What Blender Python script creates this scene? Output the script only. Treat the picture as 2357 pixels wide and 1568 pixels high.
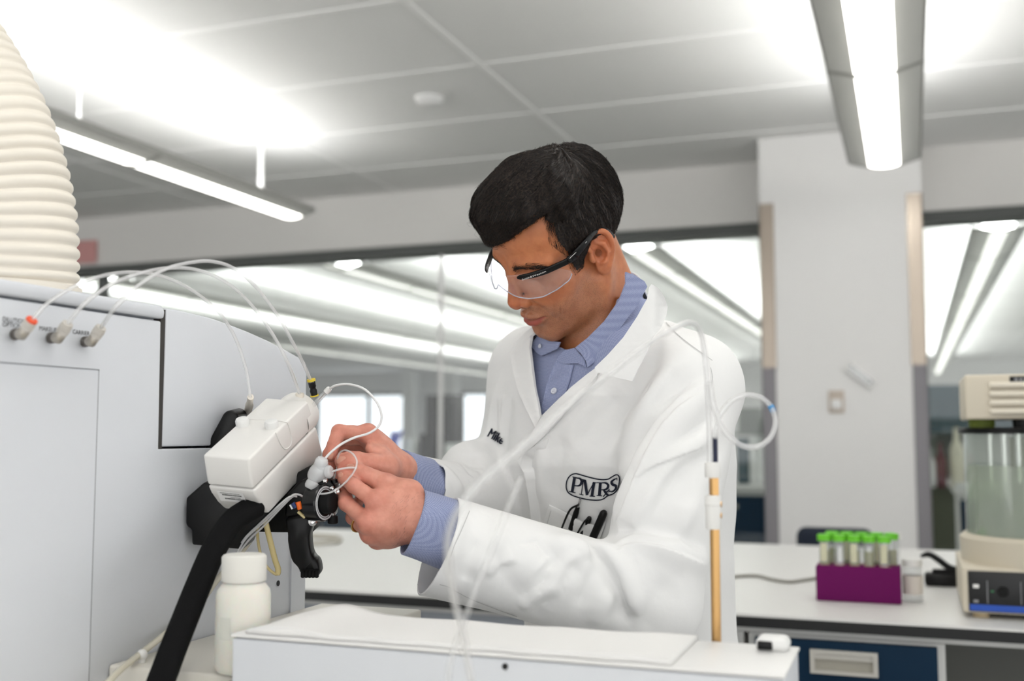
import bpy, bmesh, math, random
import numpy as np
from mathutils import Vector, Matrix
for _o in list(bpy.data.objects): bpy.data.objects.remove(_o)
SC = bpy.context.scene
COL = SC.collection
random.seed(7); RNG = np.random.default_rng(11)

# ------------------------------------------------------------ camera
FPX, CX, CY = 2490.0, 1178.5, 784.0
CAM = np.array([0.0, 0.0, 1.324]); YAW = math.radians(20.2); PIT = math.radians(4.84)
FW = np.array([-math.sin(YAW)*math.cos(PIT), math.cos(YAW)*math.cos(PIT), math.sin(PIT)])
RT = np.array([math.cos(YAW), math.sin(YAW), 0.0]); UP = np.cross(RT, FW)
def ray(px, py): return FW + RT*((px-CX)/FPX) + UP*((CY-py)/FPX)
def P(px, py, D): return CAM + D*ray(px, py)
def on(ax, v, px, py):
    d = ray(px, py); return CAM + d*((v-CAM[ax])/d[ax])
cd = bpy.data.cameras.new('camera'); cam = bpy.data.objects.new('camera', cd); COL.objects.link(cam)
cam.matrix_world = Matrix(((RT[0], UP[0], -FW[0], CAM[0]), (RT[1], UP[1], -FW[1], CAM[1]), (RT[2], UP[2], -FW[2], CAM[2]), (0, 0, 0, 1)))
cd.sensor_width = 36.0; cd.lens = 36.0*FPX/2357.0; cd.clip_start = 0.02; cd.clip_end = 200
cd.dof.use_dof = True; cd.dof.focus_distance = 1.47; cd.dof.aperture_fstop = 3.0
SC.camera = cam
# ------------------------------------------------------------ world, exposure
wd = bpy.data.worlds.new('world'); SC.world = wd; wd.use_nodes = True
bg = wd.node_tree.nodes['Background']; bg.inputs[0].default_value = (0.97, 0.97, 0.97, 1); bg.inputs[1].default_value = 1.42
SC.view_settings.view_transform = 'Standard'; SC.view_settings.look = 'None'
SC.view_settings.exposure = 0.50; SC.view_settings.gamma = 1.0; SC.view_settings.use_curve_mapping = False
cy = SC.cycles
cy.use_denoising = True
try: cy.denoiser = 'OPENIMAGEDENOISE'
except Exception: pass
cy.max_bounces = 7; cy.diffuse_bounces = 3; cy.glossy_bounces = 3; cy.transmission_bounces = 4; cy.transparent_max_bounces = 16
cy.use_adaptive_sampling = True; cy.adaptive_threshold = 0.07
cy.use_light_tree = False; cy.sample_clamp_indirect = 6.0; cy.caustics_reflective = False; cy.caustics_refractive = False
cy.blur_glossy = 0.5
LENS_POWER, UP_POWER = 4.4, 6.0       # ceiling lamps: lens and uplight strength

# ------------------------------------------------------------ helpers
def srgb(h):
    if isinstance(h, str):
        h = h.lstrip('#'); c = [int(h[i:i+2], 16)/255 for i in (0, 2, 4)]
    else: c = list(h)
    return tuple(x/12.92 if x <= 0.04045 else ((x+0.055)/1.055)**2.4 for x in c)
MATS = {}
def mat(name, col, rough=0.5, metal=0.0, noise=0.0, nscale=40.0, bump=0.0, bscale=200.0, emis=0.0, alpha=1.0, trans=0.0, ior=1.45, sss=0.0, spec=0.5, coat=0.0, sheen=0.0):
    if name in MATS: return MATS[name]
    m = bpy.data.materials.new(name); m.use_nodes = True; nt = m.node_tree; b = nt.nodes['Principled BSDF']
    c = srgb(col) + (1,)
    b.inputs['Base Color'].default_value = c; b.inputs['Roughness'].default_value = rough; b.inputs['Metallic'].default_value = metal
    b.inputs['IOR'].default_value = ior; b.inputs['Specular IOR Level'].default_value = spec
    b.inputs['Alpha'].default_value = alpha; b.inputs['Transmission Weight'].default_value = trans
    b.inputs['Coat Weight'].default_value = coat; b.inputs['Sheen Weight'].default_value = sheen
    if sss: b.inputs['Subsurface Weight'].default_value = sss; b.inputs['Subsurface Radius'].default_value = (1.0, 0.35, 0.2); b.inputs['Subsurface Scale'].default_value = 0.006
    if emis: b.inputs['Emission Color'].default_value = c; b.inputs['Emission Strength'].default_value = emis
    tc = nt.nodes.new('ShaderNodeTexCoord')
    if noise:
        n = nt.nodes.new('ShaderNodeTexNoise'); n.inputs['Scale'].default_value = nscale; n.inputs['Detail'].default_value = 4
        nt.links.new(tc.outputs['Object'], n.inputs['Vector'])
        mx = nt.nodes.new('ShaderNodeMix'); mx.data_type = 'RGBA'; mx.inputs[6].default_value = c
        mx.inputs[7].default_value = tuple(x*(1-noise) for x in c[:3]) + (1,)
        nt.links.new(n.outputs['Fac'], mx.inputs[0]); nt.links.new(mx.outputs[2], b.inputs['Base Color'])
    if bump:
        n2 = nt.nodes.new('ShaderNodeTexNoise'); n2.inputs['Scale'].default_value = bscale; n2.inputs['Detail'].default_value = 3
        nt.links.new(tc.outputs['Object'], n2.inputs['Vector'])
        bp = nt.nodes.new('ShaderNodeBump'); bp.inputs['Strength'].default_value = bump; bp.inputs['Distance'].default_value = 0.001
        nt.links.new(n2.outputs['Fac'], bp.inputs['Height']); nt.links.new(bp.outputs['Normal'], b.inputs['Normal'])
    MATS[name] = m; return m
def glassy(name, col=(1, 1, 1), rough=0.05, opac=0.12, refl=0.04):
    """thin clear plastic or pane: see-through with a fresnel gloss"""
    if name in MATS: return MATS[name]
    m = bpy.data.materials.new(name); m.use_nodes = True; nt = m.node_tree
    for n in list(nt.nodes): nt.nodes.remove(n)
    out = nt.nodes.new('ShaderNodeOutputMaterial'); tr = nt.nodes.new('ShaderNodeBsdfTransparent'); tr.inputs[0].default_value = tuple(col)+(1,)
    pr = nt.nodes.new('ShaderNodeBsdfPrincipled'); pr.inputs['Base Color'].default_value = tuple(col)+(1,); pr.inputs['Roughness'].default_value = rough
    gl = nt.nodes.new('ShaderNodeBsdfGlossy'); gl.inputs['Roughness'].default_value = rough
    lw = nt.nodes.new('ShaderNodeLayerWeight'); lw.inputs[0].default_value = 0.5      # schlick: 0.04 + 0.9 (1 - cos)^5
    pw = nt.nodes.new('ShaderNodeMath'); pw.operation = 'POWER'; pw.inputs[1].default_value = 5.0; nt.links.new(lw.outputs['Facing'], pw.inputs[0])
    fr = nt.nodes.new('ShaderNodeMath'); fr.operation = 'MULTIPLY_ADD'; fr.inputs[1].default_value = 0.8; fr.inputs[2].default_value = refl; nt.links.new(pw.outputs[0], fr.inputs[0])
    m1 = nt.nodes.new('ShaderNodeMixShader'); m1.inputs[0].default_value = opac
    nt.links.new(tr.outputs[0], m1.inputs[1]); nt.links.new(pr.outputs[0], m1.inputs[2])
    m2 = nt.nodes.new('ShaderNodeMixShader'); nt.links.new(fr.outputs[0], m2.inputs[0]); nt.links.new(m1.outputs[0], m2.inputs[1]); nt.links.new(gl.outputs[0], m2.inputs[2])
    nt.links.new(m2.outputs[0], out.inputs[0]); MATS[name] = m; return m

def V(*a): return np.array(a, float)
def unit(v): v = np.asarray(v, float); return v/(np.linalg.norm(v)+1e-12)
def frame_of(d, hint=None):
    d = unit(d); h = np.array([0, 0, 1.0]) if hint is None else np.asarray(hint, float)
    if abs(d@unit(h)) > 0.98: h = np.array([1.0, 0, 0])
    a = unit(np.cross(h, d)); return a, np.cross(d, a), d
def catmull(pts, n=8, closed=False):
    p = [np.asarray(q, float) for q in pts]
    if len(p) < 3: return p
    if closed: p = [p[-1]] + p + [p[0], p[1]]
    else: p = [2*p[0]-p[1]] + p + [2*p[-1]-p[-2]]
    out = []
    for i in range(1, len(p)-2):
        for k in range(n):
            t = k/n; a, b, c, d = p[i-1:i+3]
            out.append(0.5*((2*b)+(-a+c)*t+(2*a-5*b+4*c-d)*t*t+(-a+3*b-3*c+d)*t**3))
    if not closed: out.append(p[-2])
    return out

class MB:
    """collects shapes in world coordinates; build() links them as one mesh object"""
    def __init__(s): s.v = []; s.f = []; s.m = []; s.mi = 0; s.sm = []; s.smooth = True
    def add(s, vs, fs, smooth=None):
        o = len(s.v); s.v.extend([tuple(map(float, q)) for q in vs]); sm = s.smooth if smooth is None else smooth
        for f in fs: s.f.append(tuple(i+o for i in f)); s.m.append(s.mi); s.sm.append(sm)
    def frustum(s, c, a, b, h, ra, rb, ra2, rb2): pass
    def box(s, lo, hi, axes=None, org=None):
        lo = np.asarray(lo, float); hi = np.asarray(hi, float)
        c = [(x, y, z) for z in (lo[2], hi[2]) for y in (lo[1], hi[1]) for x in (lo[0], hi[0])]
        if axes is not None:
            o = np.zeros(3) if org is None else np.asarray(org, float)
            c = [o+axes[0]*q[0]+axes[1]*q[1]+axes[2]*q[2] for q in c]
        s.add(c, [(0, 2, 3, 1), (4, 5, 7, 6), (0, 1, 5, 4), (2, 6, 7, 3), (0, 4, 6, 2), (1, 3, 7, 5)], False)
    def rbox(s, lo, hi, r=0.004, seg=3, axes=None, org=None):
        bm = bmesh.new(); bmesh.ops.create_cube(bm, size=1.0)
        lo = np.asarray(lo, float); hi = np.asarray(hi, float); c = (lo+hi)/2; d = hi-lo
        for q in bm.verts: q.co = Vector((q.co.x*d[0]+c[0], q.co.y*d[1]+c[1], q.co.z*d[2]+c[2]))
        bmesh.ops.bevel(bm, geom=bm.edges[:], offset=min(r, 0.49*d.min()), segments=seg, profile=0.5, affect='EDGES')
        s.addbm(bm, axes, org)
    def addbm(s, bm, axes=None, org=None, smooth=True):
        bm.verts.index_update(); vs = [np.array(q.co) for q in bm.verts]
        if axes is not None:
            o = np.zeros(3) if org is None else np.asarray(org, float)
            vs = [o+axes[0]*q[0]+axes[1]*q[1]+axes[2]*q[2] for q in vs]
        s.add(vs, [tuple(q.index for q in f.verts) for f in bm.faces], smooth); bm.free()
    def tube(s, pts, r, n=12, caps=True, flat=None, hint=None):
        pts = [np.asarray(p, float) for p in pts]; N = len(pts)
        rs = r if hasattr(r, '__len__') else [r]*N
        t = [unit(pts[min(i+1, N-1)]-pts[max(i-1, 0)]) for i in range(N)]
        a, b, _ = frame_of(t[0], hint); vs = []; fs = []
        for i in range(N):
            a = unit(a-t[i]*(a@t[i])); b = np.cross(t[i], a)
            for k in range(n):
                w = 2*math.pi*k/n; ca, sa = math.cos(w), math.sin(w)
                if flat:  # superellipse section: flat = (half a, half b, power)
                    ca = math.copysign(abs(ca)**(2/flat[2]), ca)*flat[0]; sa = math.copysign(abs(sa)**(2/flat[2]), sa)*flat[1]
                    vs.append(pts[i]+(a*ca+b*sa)*rs[i])
                else: vs.append(pts[i]+(a*ca+b*sa)*rs[i])
        for i in range(N-1):
            for k in range(n): k2 = (k+1) % n; fs.append((i*n+k, i*n+k2, (i+1)*n+k2, (i+1)*n+k))
        s.add(vs, fs, True)
        if caps:
            s.add([vs[k] for k in range(n)], [tuple(range(n-1, -1, -1))], False)
            s.add([vs[(N-1)*n+k] for k in range(n)], [tuple(range(n))], False)
    def cyl(s, p0, p1, r0, r1=None, n=24, caps=True): s.lathe(p0, np.asarray(p1, float)-np.asarray(p0, float), [(r0, 0), (r0 if r1 is None else r1, 1)], n, caps, True)
    def lathe(s, org, axis, prof, n=32, caps=True, rel=False):
        """prof: (radius, distance along axis); rel: distances are fractions of the axis length"""
        L = np.linalg.norm(axis); a, b, d = frame_of(axis); vs = []; fs = []; org = np.asarray(org, float)
        # split rings at sharp corners so the shading stays crisp
        rings = []
        for i, (r, h) in enumerate(prof):
            rings.append((r, h*L if rel else h))
        def ring(r, h): return [org+d*h+(a*math.cos(2*math.pi*k/n)+b*math.sin(2*math.pi*k/n))*r for k in range(n)]
        segs = [[rings[0]]]
        for i in range(1, len(rings)):
            segs[-1].append(rings[i])
            if i < len(rings)-1:
                d1 = np.array(rings[i])-np.array(rings[i-1]); d2 = np.array(rings[i+1])-np.array(rings[i])
                if d1@d2/(np.linalg.norm(d1)*np.linalg.norm(d2)+1e-12) < 0.8: segs.append([rings[i]])
        for sg in segs:
            vs = []; fs = []
            for r, h in sg: vs += ring(r, h)
            for i in range(len(sg)-1):
                for k in range(n): k2 = (k+1) % n; fs.append((i*n+k, i*n+k2, (i+1)*n+k2, (i+1)*n+k))
            s.add(vs, fs, True)
        if caps:
            if rings[0][0] > 1e-6: s.add(ring(*rings[0]), [tuple(range(n-1, -1, -1))], False)
            if rings[-1][0] > 1e-6: s.add(ring(*rings[-1]), [tuple(range(n))], False)
    def ball(s, c, r, n=20, axes=None):
        bm = bmesh.new(); bmesh.ops.create_uvsphere(bm, u_segments=n, v_segments=max(6, n//2), radius=1.0)
        rr = r if hasattr(r, '__len__') else (r, r, r); ax = np.eye(3) if axes is None else axes
        s.addbm(bm, [ax[0]*rr[0], ax[1]*rr[1], ax[2]*rr[2]], c)
    def prism(s, poly, o, a, b, d, bevel=0.0, seg=2):
        """polygon in the plane (a, b) through o, pushed along vector d"""
        o = np.asarray(o, float); bm = bmesh.new(); d = np.asarray(d, float)
        q = [bm.verts.new(tuple(o+a*x+b*y)) for x, y in poly]; f = bm.faces.new(q)
        e = bmesh.ops.extrude_face_region(bm, geom=[f]); 
        for g in e['geom']:
            if isinstance(g, bmesh.types.BMVert): g.co += Vector(d)
        bmesh.ops.recalc_face_normals(bm, faces=bm.faces[:])
        if bevel: bmesh.ops.bevel(bm, geom=bm.edges[:], offset=bevel, segments=seg, profile=0.5, affect='EDGES')
        s.addbm(bm, smooth=bool(bevel))
    def build(s, name, m=None, parent=None, loc=None, kind=None, label=None, cat=None, group=None, autosmooth=True):
        me = bpy.data.meshes.new(name); o = bpy.data.objects.new(name, me); COL.objects.link(o)
        v = np.array(s.v, float)
        if parent is not None:
            top = parent
            while top.parent is not None: top = top.parent
            base = np.array(top.location); o.parent = parent
        else:
            if loc is None: loc = (0, 0, 0) if kind == 'structure' else ((v[:, 0].min()+v[:, 0].max())/2, (v[:, 1].min()+v[:, 1].max())/2, v[:, 2].min())
            base = np.array(loc, float); o.location = tuple(base)
        me.from_pydata((v-base).tolist(), [], s.f)
        me.polygons.foreach_set('use_smooth', s.sm); me.polygons.foreach_set('material_index', s.m)
        for mm in (m if isinstance(m, (list, tuple)) else [m]):
            if mm is not None: me.materials.append(mm)
        me.update()
        tag(o, label, cat, group, kind)
        return o
def tag(o, label=None, cat=None, group=None, kind=None):
    for k, x in (('label', label), ('category', cat), ('group', group), ('kind', kind)):
        if x: o[k] = x
    return o
def thing(name, label, cat, loc, group=None):
    o = bpy.data.objects.new(name, None); o.empty_display_size = 0.05; COL.objects.link(o); o.location = tuple(map(float, loc))
    return tag(o, label, cat, group)
def clone(o, parent=None):
    c = o.copy(); COL.objects.link(c)
    if parent is not None: c.parent = parent
    for ch in list(o.children): clone(ch, c)
    return c
def text_mesh(body, size, serif=False, extrude=0.0003, bold=0.0):
    """flat lettering as vertices and faces in its own plane, centred left/baseline"""
    cu = bpy.data.curves.new('t', 'FONT'); cu.body = body; cu.size = size; cu.extrude = extrude; cu.offset = bold; cu.resolution_u = 3
    ob = bpy.data.objects.new('t', cu); me = bpy.data.meshes.new_from_object(ob)
    vs = [np.array(q.co) for q in me.vertices]; fs = [tuple(p.vertices) for p in me.polygons]
    bpy.data.objects.remove(ob); bpy.data.curves.remove(cu); bpy.data.meshes.remove(me); return vs, fs

# ------------------------------------------------------------ room
CEIL = 3.026
M_ceil = mat('ceiling_tile', '#e9e9e7', 0.9, noise=0.03, nscale=3)
M_bar = mat('ceiling_bar', '#f4f4f2', 0.6)
M_wall = mat('wall_paint', '#e4e4e2', 0.7, noise=0.02, nscale=2)
M_beam = mat('beam_paint', '#ebe9e5', 0.7, noise=0.03, nscale=2)
M_steel = mat('brushed_steel', '#a79c90', 0.3, 1.0, bump=0.05, bscale=60)
M_frame = mat('dark_frame', '#5b5e5b', 0.5)
M_floor = mat('vinyl_floor', '#c9c9c6', 0.4, noise=0.08, nscale=6)
def struct(name, lo, hi, m):
    b = MB(); b.box(lo, hi); return b.build(name, m, kind='structure')
struct('floor', (-24, -6, -0.05), (8, 29, 0), M_floor)
struct('ceiling', (-24, -6, CEIL), (8, 29, CEIL+0.05), M_ceil)
b = MB()
for x in (-7.94, -6.41, -4.88, -3.35, -1.83, -0.31, 1.22, 2.74): b.box((x-.016, -5.5, CEIL-.006), (x+.016, 6.83, CEIL+.001))
for k in range(-10, 5): b.box((-9, 3.735+.805*k-.012, CEIL-.0055), (4, 3.735+.805*k+.012, CEIL+.001))
b.build('trim_1', M_bar, kind='structure')
b = MB()
for x in (-8.9, -7.37, -5.84, -4.3, -2.77, -1.24, .29, 1.82): b.box((x-.016, 7.1, CEIL-.006), (x+.016, 28, CEIL+.001))
for k in range(13): b.box((-12, 7.6+1.6*k-.012, CEIL-.0055), (6, 7.6+1.6*k+.012, CEIL+.001))
b.build('trim_2', M_bar, kind='structure')
struct('wall_beam', (-9, 6.83, 2.64), (4, 7.1, CEIL), M_beam)
struct('wall_far', (-24, 28, 0), (8, 28.2, CEIL), M_wall)
struct('wall_left', (-23.9, -6, 0), (-23.7, 28, CEIL), M_wall)
# column with steel corner guards
COLX = (-0.79, 0.09)
struct('wall_column', (COLX[0], 6.3, 0), (COLX[1], 6.95, CEIL), mat('column_paint', '#efeeec', 0.65, noise=0.02, nscale=3))
b = MB()
for x0, x1, s_ in ((COLX[0]-.004, COLX[0]+.08, -1), (COLX[1]-.08, COLX[1]+.004, 1)):
    xo = x0 if s_ < 0 else x1-.006
    b.box((x0, 6.294, 1.69), (x1, 6.3, 2.64)); b.box((xo, 6.294, 1.69), (xo+.006, 6.42, 2.64))
b.build('trim_3', M_steel, kind='structure')
b = MB()
for x0, x1, s_ in ((COLX[0]-.003, COLX[0]+.075, -1), (COLX[1]-.075, COLX[1]+.003, 1)): b.box((x0, 6.296, 0.1), (x1, 6.3, 1.69)); b.box((x0 if s_ < 0 else x1-.004, 6.296, 0.1), (x0+.004 if s_ < 0 else x1, 6.42, 1.69))
b.build('trim_4', mat('guard_grey', '#8f8c90', .5), kind='structure')
# glazed partition under the beam
b = MB(); b.box((-9, 6.86, 2.575), (4, 7.05, 2.64))
for x in (-8.0, -6.05, 1.9): b.box((x-.022, 6.9, 0.1), (x+.022, 7.0, 2.58))
b.box((-9, 6.9, 0), (4, 7.0, 0.1))
win = b.build('window_1', M_frame, kind='structure')
b = MB()
for x0, x1 in ((-8.9, -8.02), (-7.98, -6.08), (-6.02, -3.12), (-3.06, COLX[0]-.01), (COLX[1]+.01, 1.87), (1.93, 3.9)): b.box((x0, 6.945, 0.1), (x1, 6.953, 2.576))
b.build('glass_pane', glassy('window_glass', (.97, .99, .98), 0.0, 0.0), parent=win)

b = MB(); b.box((-3.1, 6.93, 0.1), (-3.08, 6.97, 2.576)); b.build('glazing_bar', M_bar, parent=win)

# bright windows in the far wall
for k_, (a_, b_, z0_, z1_) in enumerate(((735, 842, .75, 2.35), (852, 955, .75, 2.35), (1060, 1120, .75, 2.35))):
    x0_, x1_ = on(1, 27.9, a_, 950)[0], on(1, 27.9, b_, 950)[0]
    w_ = MB(); w_.box((x0_-.08, 27.93, z0_-.08), (x1_+.08, 27.999, z0_)); w_.box((x0_-.08, 27.93, z1_), (x1_+.08, 27.999, z1_+.08)); w_.box((x0_-.08, 27.93, z0_), (x0_, 27.999, z1_)); w_.box((x1_, 27.93, z0_), (x1_+.08, 27.999, z1_))
    fr_w = w_.build('window_%d' % (k_+2), M_frame, kind='structure'); w_ = MB(); w_.box((x0_, 27.96, z0_), (x1_, 27.98, z1_)); w_.build('lit_pane', mat('daylight_pane', '#f4f8ff', .5, emis=1.0), parent=fr_w)
# ------------------------------------------------------------ lamps
M_lens = mat('lamp_lens', '#fffdf8', 0.4, emis=LENS_POWER); M_lens_far = mat('far_lamp_lens', '#fffdf8', 0.4, emis=LENS_POWER*.20)
M_upl = mat('lamp_uplight', '#ffffff', 0.4, emis=UP_POWER); M_upl_far = mat('far_lamp_uplight', '#ffffff', 0.4, emis=UP_POWER*1.5)
M_house = mat('lamp_housing', '#d2d2ce', 0.45, noise=0.10, nscale=900)
_nt = M_house.node_tree; _tl = _nt.nodes.new('ShaderNodeBsdfTranslucent'); _tl.inputs[0].default_value = (.8, .8, .78, 1); _mx = _nt.nodes.new('ShaderNodeMixShader'); _mx.inputs[0].default_value = .12   # perforated sheet lets the uplight glow through
_nt.links.new(_nt.nodes['Principled BSDF'].outputs[0], _mx.inputs[1]); _nt.links.new(_tl.outputs[0], _mx.inputs[2]); _nt.links.new(_mx.outputs[0], _nt.nodes['Material Output'].inputs[0])
M_edge = mat('lamp_edge', '#a5a5a0', 0.4)
def pendant(x, y0, y1, z, w, seg, label, group, rods=True, lensw=0.115, drop=0.035, name='pendant_light'):
    t = thing(name, label, 'ceiling light', (x, (y0+y1)/2, z), group)
    hw = w/2
    def strip(b, prof, ya, yb, th=0.003):
        vs = []; fs = []
        for yy in (ya, yb):
            for q in prof: vs.append((x+q[0], yy, z+q[1]))
            for q in prof: vs.append((x+q[0], yy, z+q[1]+th))
        n = len(prof); N = 2*n
        for i in range(n-1):
            fs += [(i, i+1, N+i+1, N+i), (n+i, N+n+i, N+n+i+1, n+i+1), (i, n+i, n+i+1, i+1), (N+i, N+i+1, N+n+i+1, N+n+i)]
        fs += [(0, N, N+n, n), (n-1, 2*n-1, N+2*n-1, N+n-1)]; b.add(vs, fs, False)
    hl = lensw/2
    b = MB()
    strip(b, [(-hw, drop+.02), (-hw, drop), (-hl, .010)], y0, y1); strip(b, [(hl, .010), (hw, drop), (hw, drop+.02)], y0, y1)
    b.build('housing', M_house, t)
    b = MB()
    for s_ in (-1, 1): b.box((x+s_*hw-.004, y0, z+drop-.002), (x+s_*hw+.004, y1, z+drop+.026))
    for yy in (y0, y1): strip(b, [(-hw, drop-.002), (-hl, .006), (0, -.004), (hl, .006), (hw, drop-.002)], yy-.006, yy+.006, .012)
    b.build('edge_rail', M_edge, t)
    yy = y1
    while yy > y0+.1:
        ya = max(y0, yy-seg)
        b = MB(); strip(b, [(-hl, .010), (-hl*.6, .001), (0, -.003), (hl*.6, .001), (hl, .010)], ya+.012, yy-.012); b.build('lens', M_lens if y1 < 7 else M_lens_far, t)
        if ya > y0+.1:
            b = MB(); strip(b, [(-hw, drop-.003), (-hl, .004), (-.012, -.006)], ya-.014, ya+.014, .01); strip(b, [(.012, -.006), (hl, .004), (hw, drop-.003)], ya-.014, ya+.014, .01)
            b.cyl((x, ya, z-.010), (x, ya, z+.01), .010, n=10); b.build('joint_band', M_edge, t)
        yy = ya
    b = MB(); b.box((x-hw*.6, y0+.03, z+drop+.03), (x+hw*.6, y1-.03, z+drop+.034)); b.build('uplight', M_upl if y1 < 7 else M_upl_far, t)
    if rods:
        for yr in (y1-.35, y1-1.78, y0+.4):
            if yr < y0: continue
            b = MB(); b.cyl((x, yr, z+drop+.03), (x, yr, CEIL-.002), .014 if yr > y1-.5 else .006, n=12); b.cyl((x, yr, CEIL-.02), (x, yr, CEIL-.001), .04, n=16); b.build('suspension_rod', M_bar, t)
    return t
pendant(-0.085, -2.4, 5.42, 2.59, .325, 1.44, 'white pendant lamp hanging in front of the square column', 'pendant lamps in the near lab', lensw=.14)
pendant(-3.42, -2.4, 5.52, 2.59, .29, 1.40, 'white pendant lamp hanging above and behind the ribbed cream duct', 'pendant lamps in the near lab', lensw=.13)
for x, lab in ((.57, 'long pendant lamp run behind the glass right of the column'), (-1.82, 'long pendant lamp run behind the glass just left of the column'),
               (-4.19, 'long pendant lamp run behind the glass, between the head and the instrument'), (-6.56, 'long pendant lamp run behind the glass above the instrument lid'),
               (-8.93, 'farthest left long pendant lamp run behind the glass')):
    pendant(x, 7.5, 25.5, 2.6, .33, 2.4, lab, 'pendant lamps in the far lab', rods=True, lensw=.10)
# smoke detector
dx, dy = -2.26, 4.92
t = thing('smoke_detector', 'small round white smoke detector on the ceiling', 'smoke detector', (dx, dy, CEIL-.05))
b = MB(); b.lathe((dx, dy, CEIL-.001), (0, 0, -1), [(.075, 0), (.075, .012), (.066, .016)], 32); b.build('base_plate', M_bar, t)
b = MB(); b.lathe((dx, dy, CEIL-.016), (0, 0, -1), [(.066, 0), (.060, .02), (.035, .032), (0.0, .034)], 32); b.build('sensor_dome', M_wall, t)
# things on the column
t = thing('wall_switch', 'small beige switch plate on the column front', 'wall switch', (-.388, 6.29, 1.43))
b = MB(); b.rbox((-.43, 6.288, 1.43), (-.346, 6.2995, 1.555), .004); b.build('cover_plate', mat('beige_plate', '#c9bdb0', .5), t)
b = MB(); b.rbox((-.415, 6.274, 1.452), (-.36, 6.2885, 1.505), .006); b.build('switch_button', mat('white_plastic', '#efefed', .35), t)
a_ = math.radians(-40); ax = [V(math.cos(a_), 0, math.sin(a_)), V(0, 1, 0), V(-math.sin(a_), 0, math.cos(a_))]
t = thing('wall_holder', 'white tilted plastic holder on the column above the switch', 'holder', (-.258, 6.28, 1.62))
b = MB(); b.rbox((-.085, -.028, -.028), (.085, 0, .028), .008, axes=ax, org=V(-.258, 6.2995, 1.635)); b.build('holder_body', MATS['white_plastic'], t)
b = MB(); b.rbox((-.075, -.034, -.008), (.075, -.026, .02), .004, axes=ax, org=V(-.258, 6.2995, 1.635)); b.build('clear_cover', glassy('clear_plastic', (.95, .96, .97), .1, .3), t)

# ------------------------------------------------------------ implicit surfaces for the body and the clothes
def smin(a, b, k):
    h = np.maximum(k-np.abs(a-b), 0)/k; return np.minimum(a, b)-h*h*k*0.25
def smax(a, b, k): return -smin(-a, -b, k)
def d_ball(p, c, r): return np.linalg.norm(p-c, axis=1)-r
def d_ell(p, c, r, R=None):
    q = p-c
    if R is not None: q = q@R          # columns of R are the ellipsoid's axes
    k0 = np.linalg.norm(q/r, axis=1); k1 = np.linalg.norm(q/(np.asarray(r)**2), axis=1)
    return k0*(k0-1)/np.maximum(k1, 1e-9)
def d_cap(p, a, b, ra, rb=None):
    rb = ra if rb is None else rb; a = np.asarray(a, float); ba = np.asarray(b, float)-a
    h = np.clip(((p-a)@ba)/(ba@ba+1e-15), 0, 1); q = p-a; q -= h[:, None]*ba
    return np.sqrt(np.einsum('ij,ij->i', q, q))-(ra+(rb-ra)*h)
def d_chain(p, pts, rs, k=0.0):
    d = None
    for i in range(len(pts)-1):
        e = d_cap(p, pts[i], pts[i+1], rs[i], rs[i+1]); d = e if d is None else (np.minimum(d, e) if k == 0 else smin(d, e, k))
    return d
def d_poly(p, pts):
    """distance to a polyline and the fraction along it"""
    best = np.full(len(p), 9.0); tt = np.zeros(len(p)); n = len(pts)-1
    for i in range(n):
        a = pts[i]; ba = pts[i+1]-a; h = np.clip(((p-a)@ba)/(ba@ba+1e-15), 0, 1); q = p-a-h[:, None]*ba
        d = np.sqrt(np.einsum('ij,ij->i', q, q)); m = d < best; best[m] = d[m]; tt[m] = (i+h[m])/n
    return best, tt
def in_box(p, lo, hi): return np.all((p > lo) & (p < hi), axis=1)
class Group:
    """an implicit function that is only worked out near its own bounding box"""
    def __init__(s, fn, lo, hi, pad=0.03): s.fn = fn; s.lo = np.asarray(lo, float)-pad; s.hi = np.asarray(hi, float)+pad
    def __call__(s, p):
        d = np.full(len(p), 0.5); q = np.maximum(np.maximum(s.lo-p, p-s.hi), 0); far = np.linalg.norm(q, axis=1); m = far <= 0
        d[~m] = far[~m]+0.02
        if m.any(): d[m] = s.fn(p[m])
        return d
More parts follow.
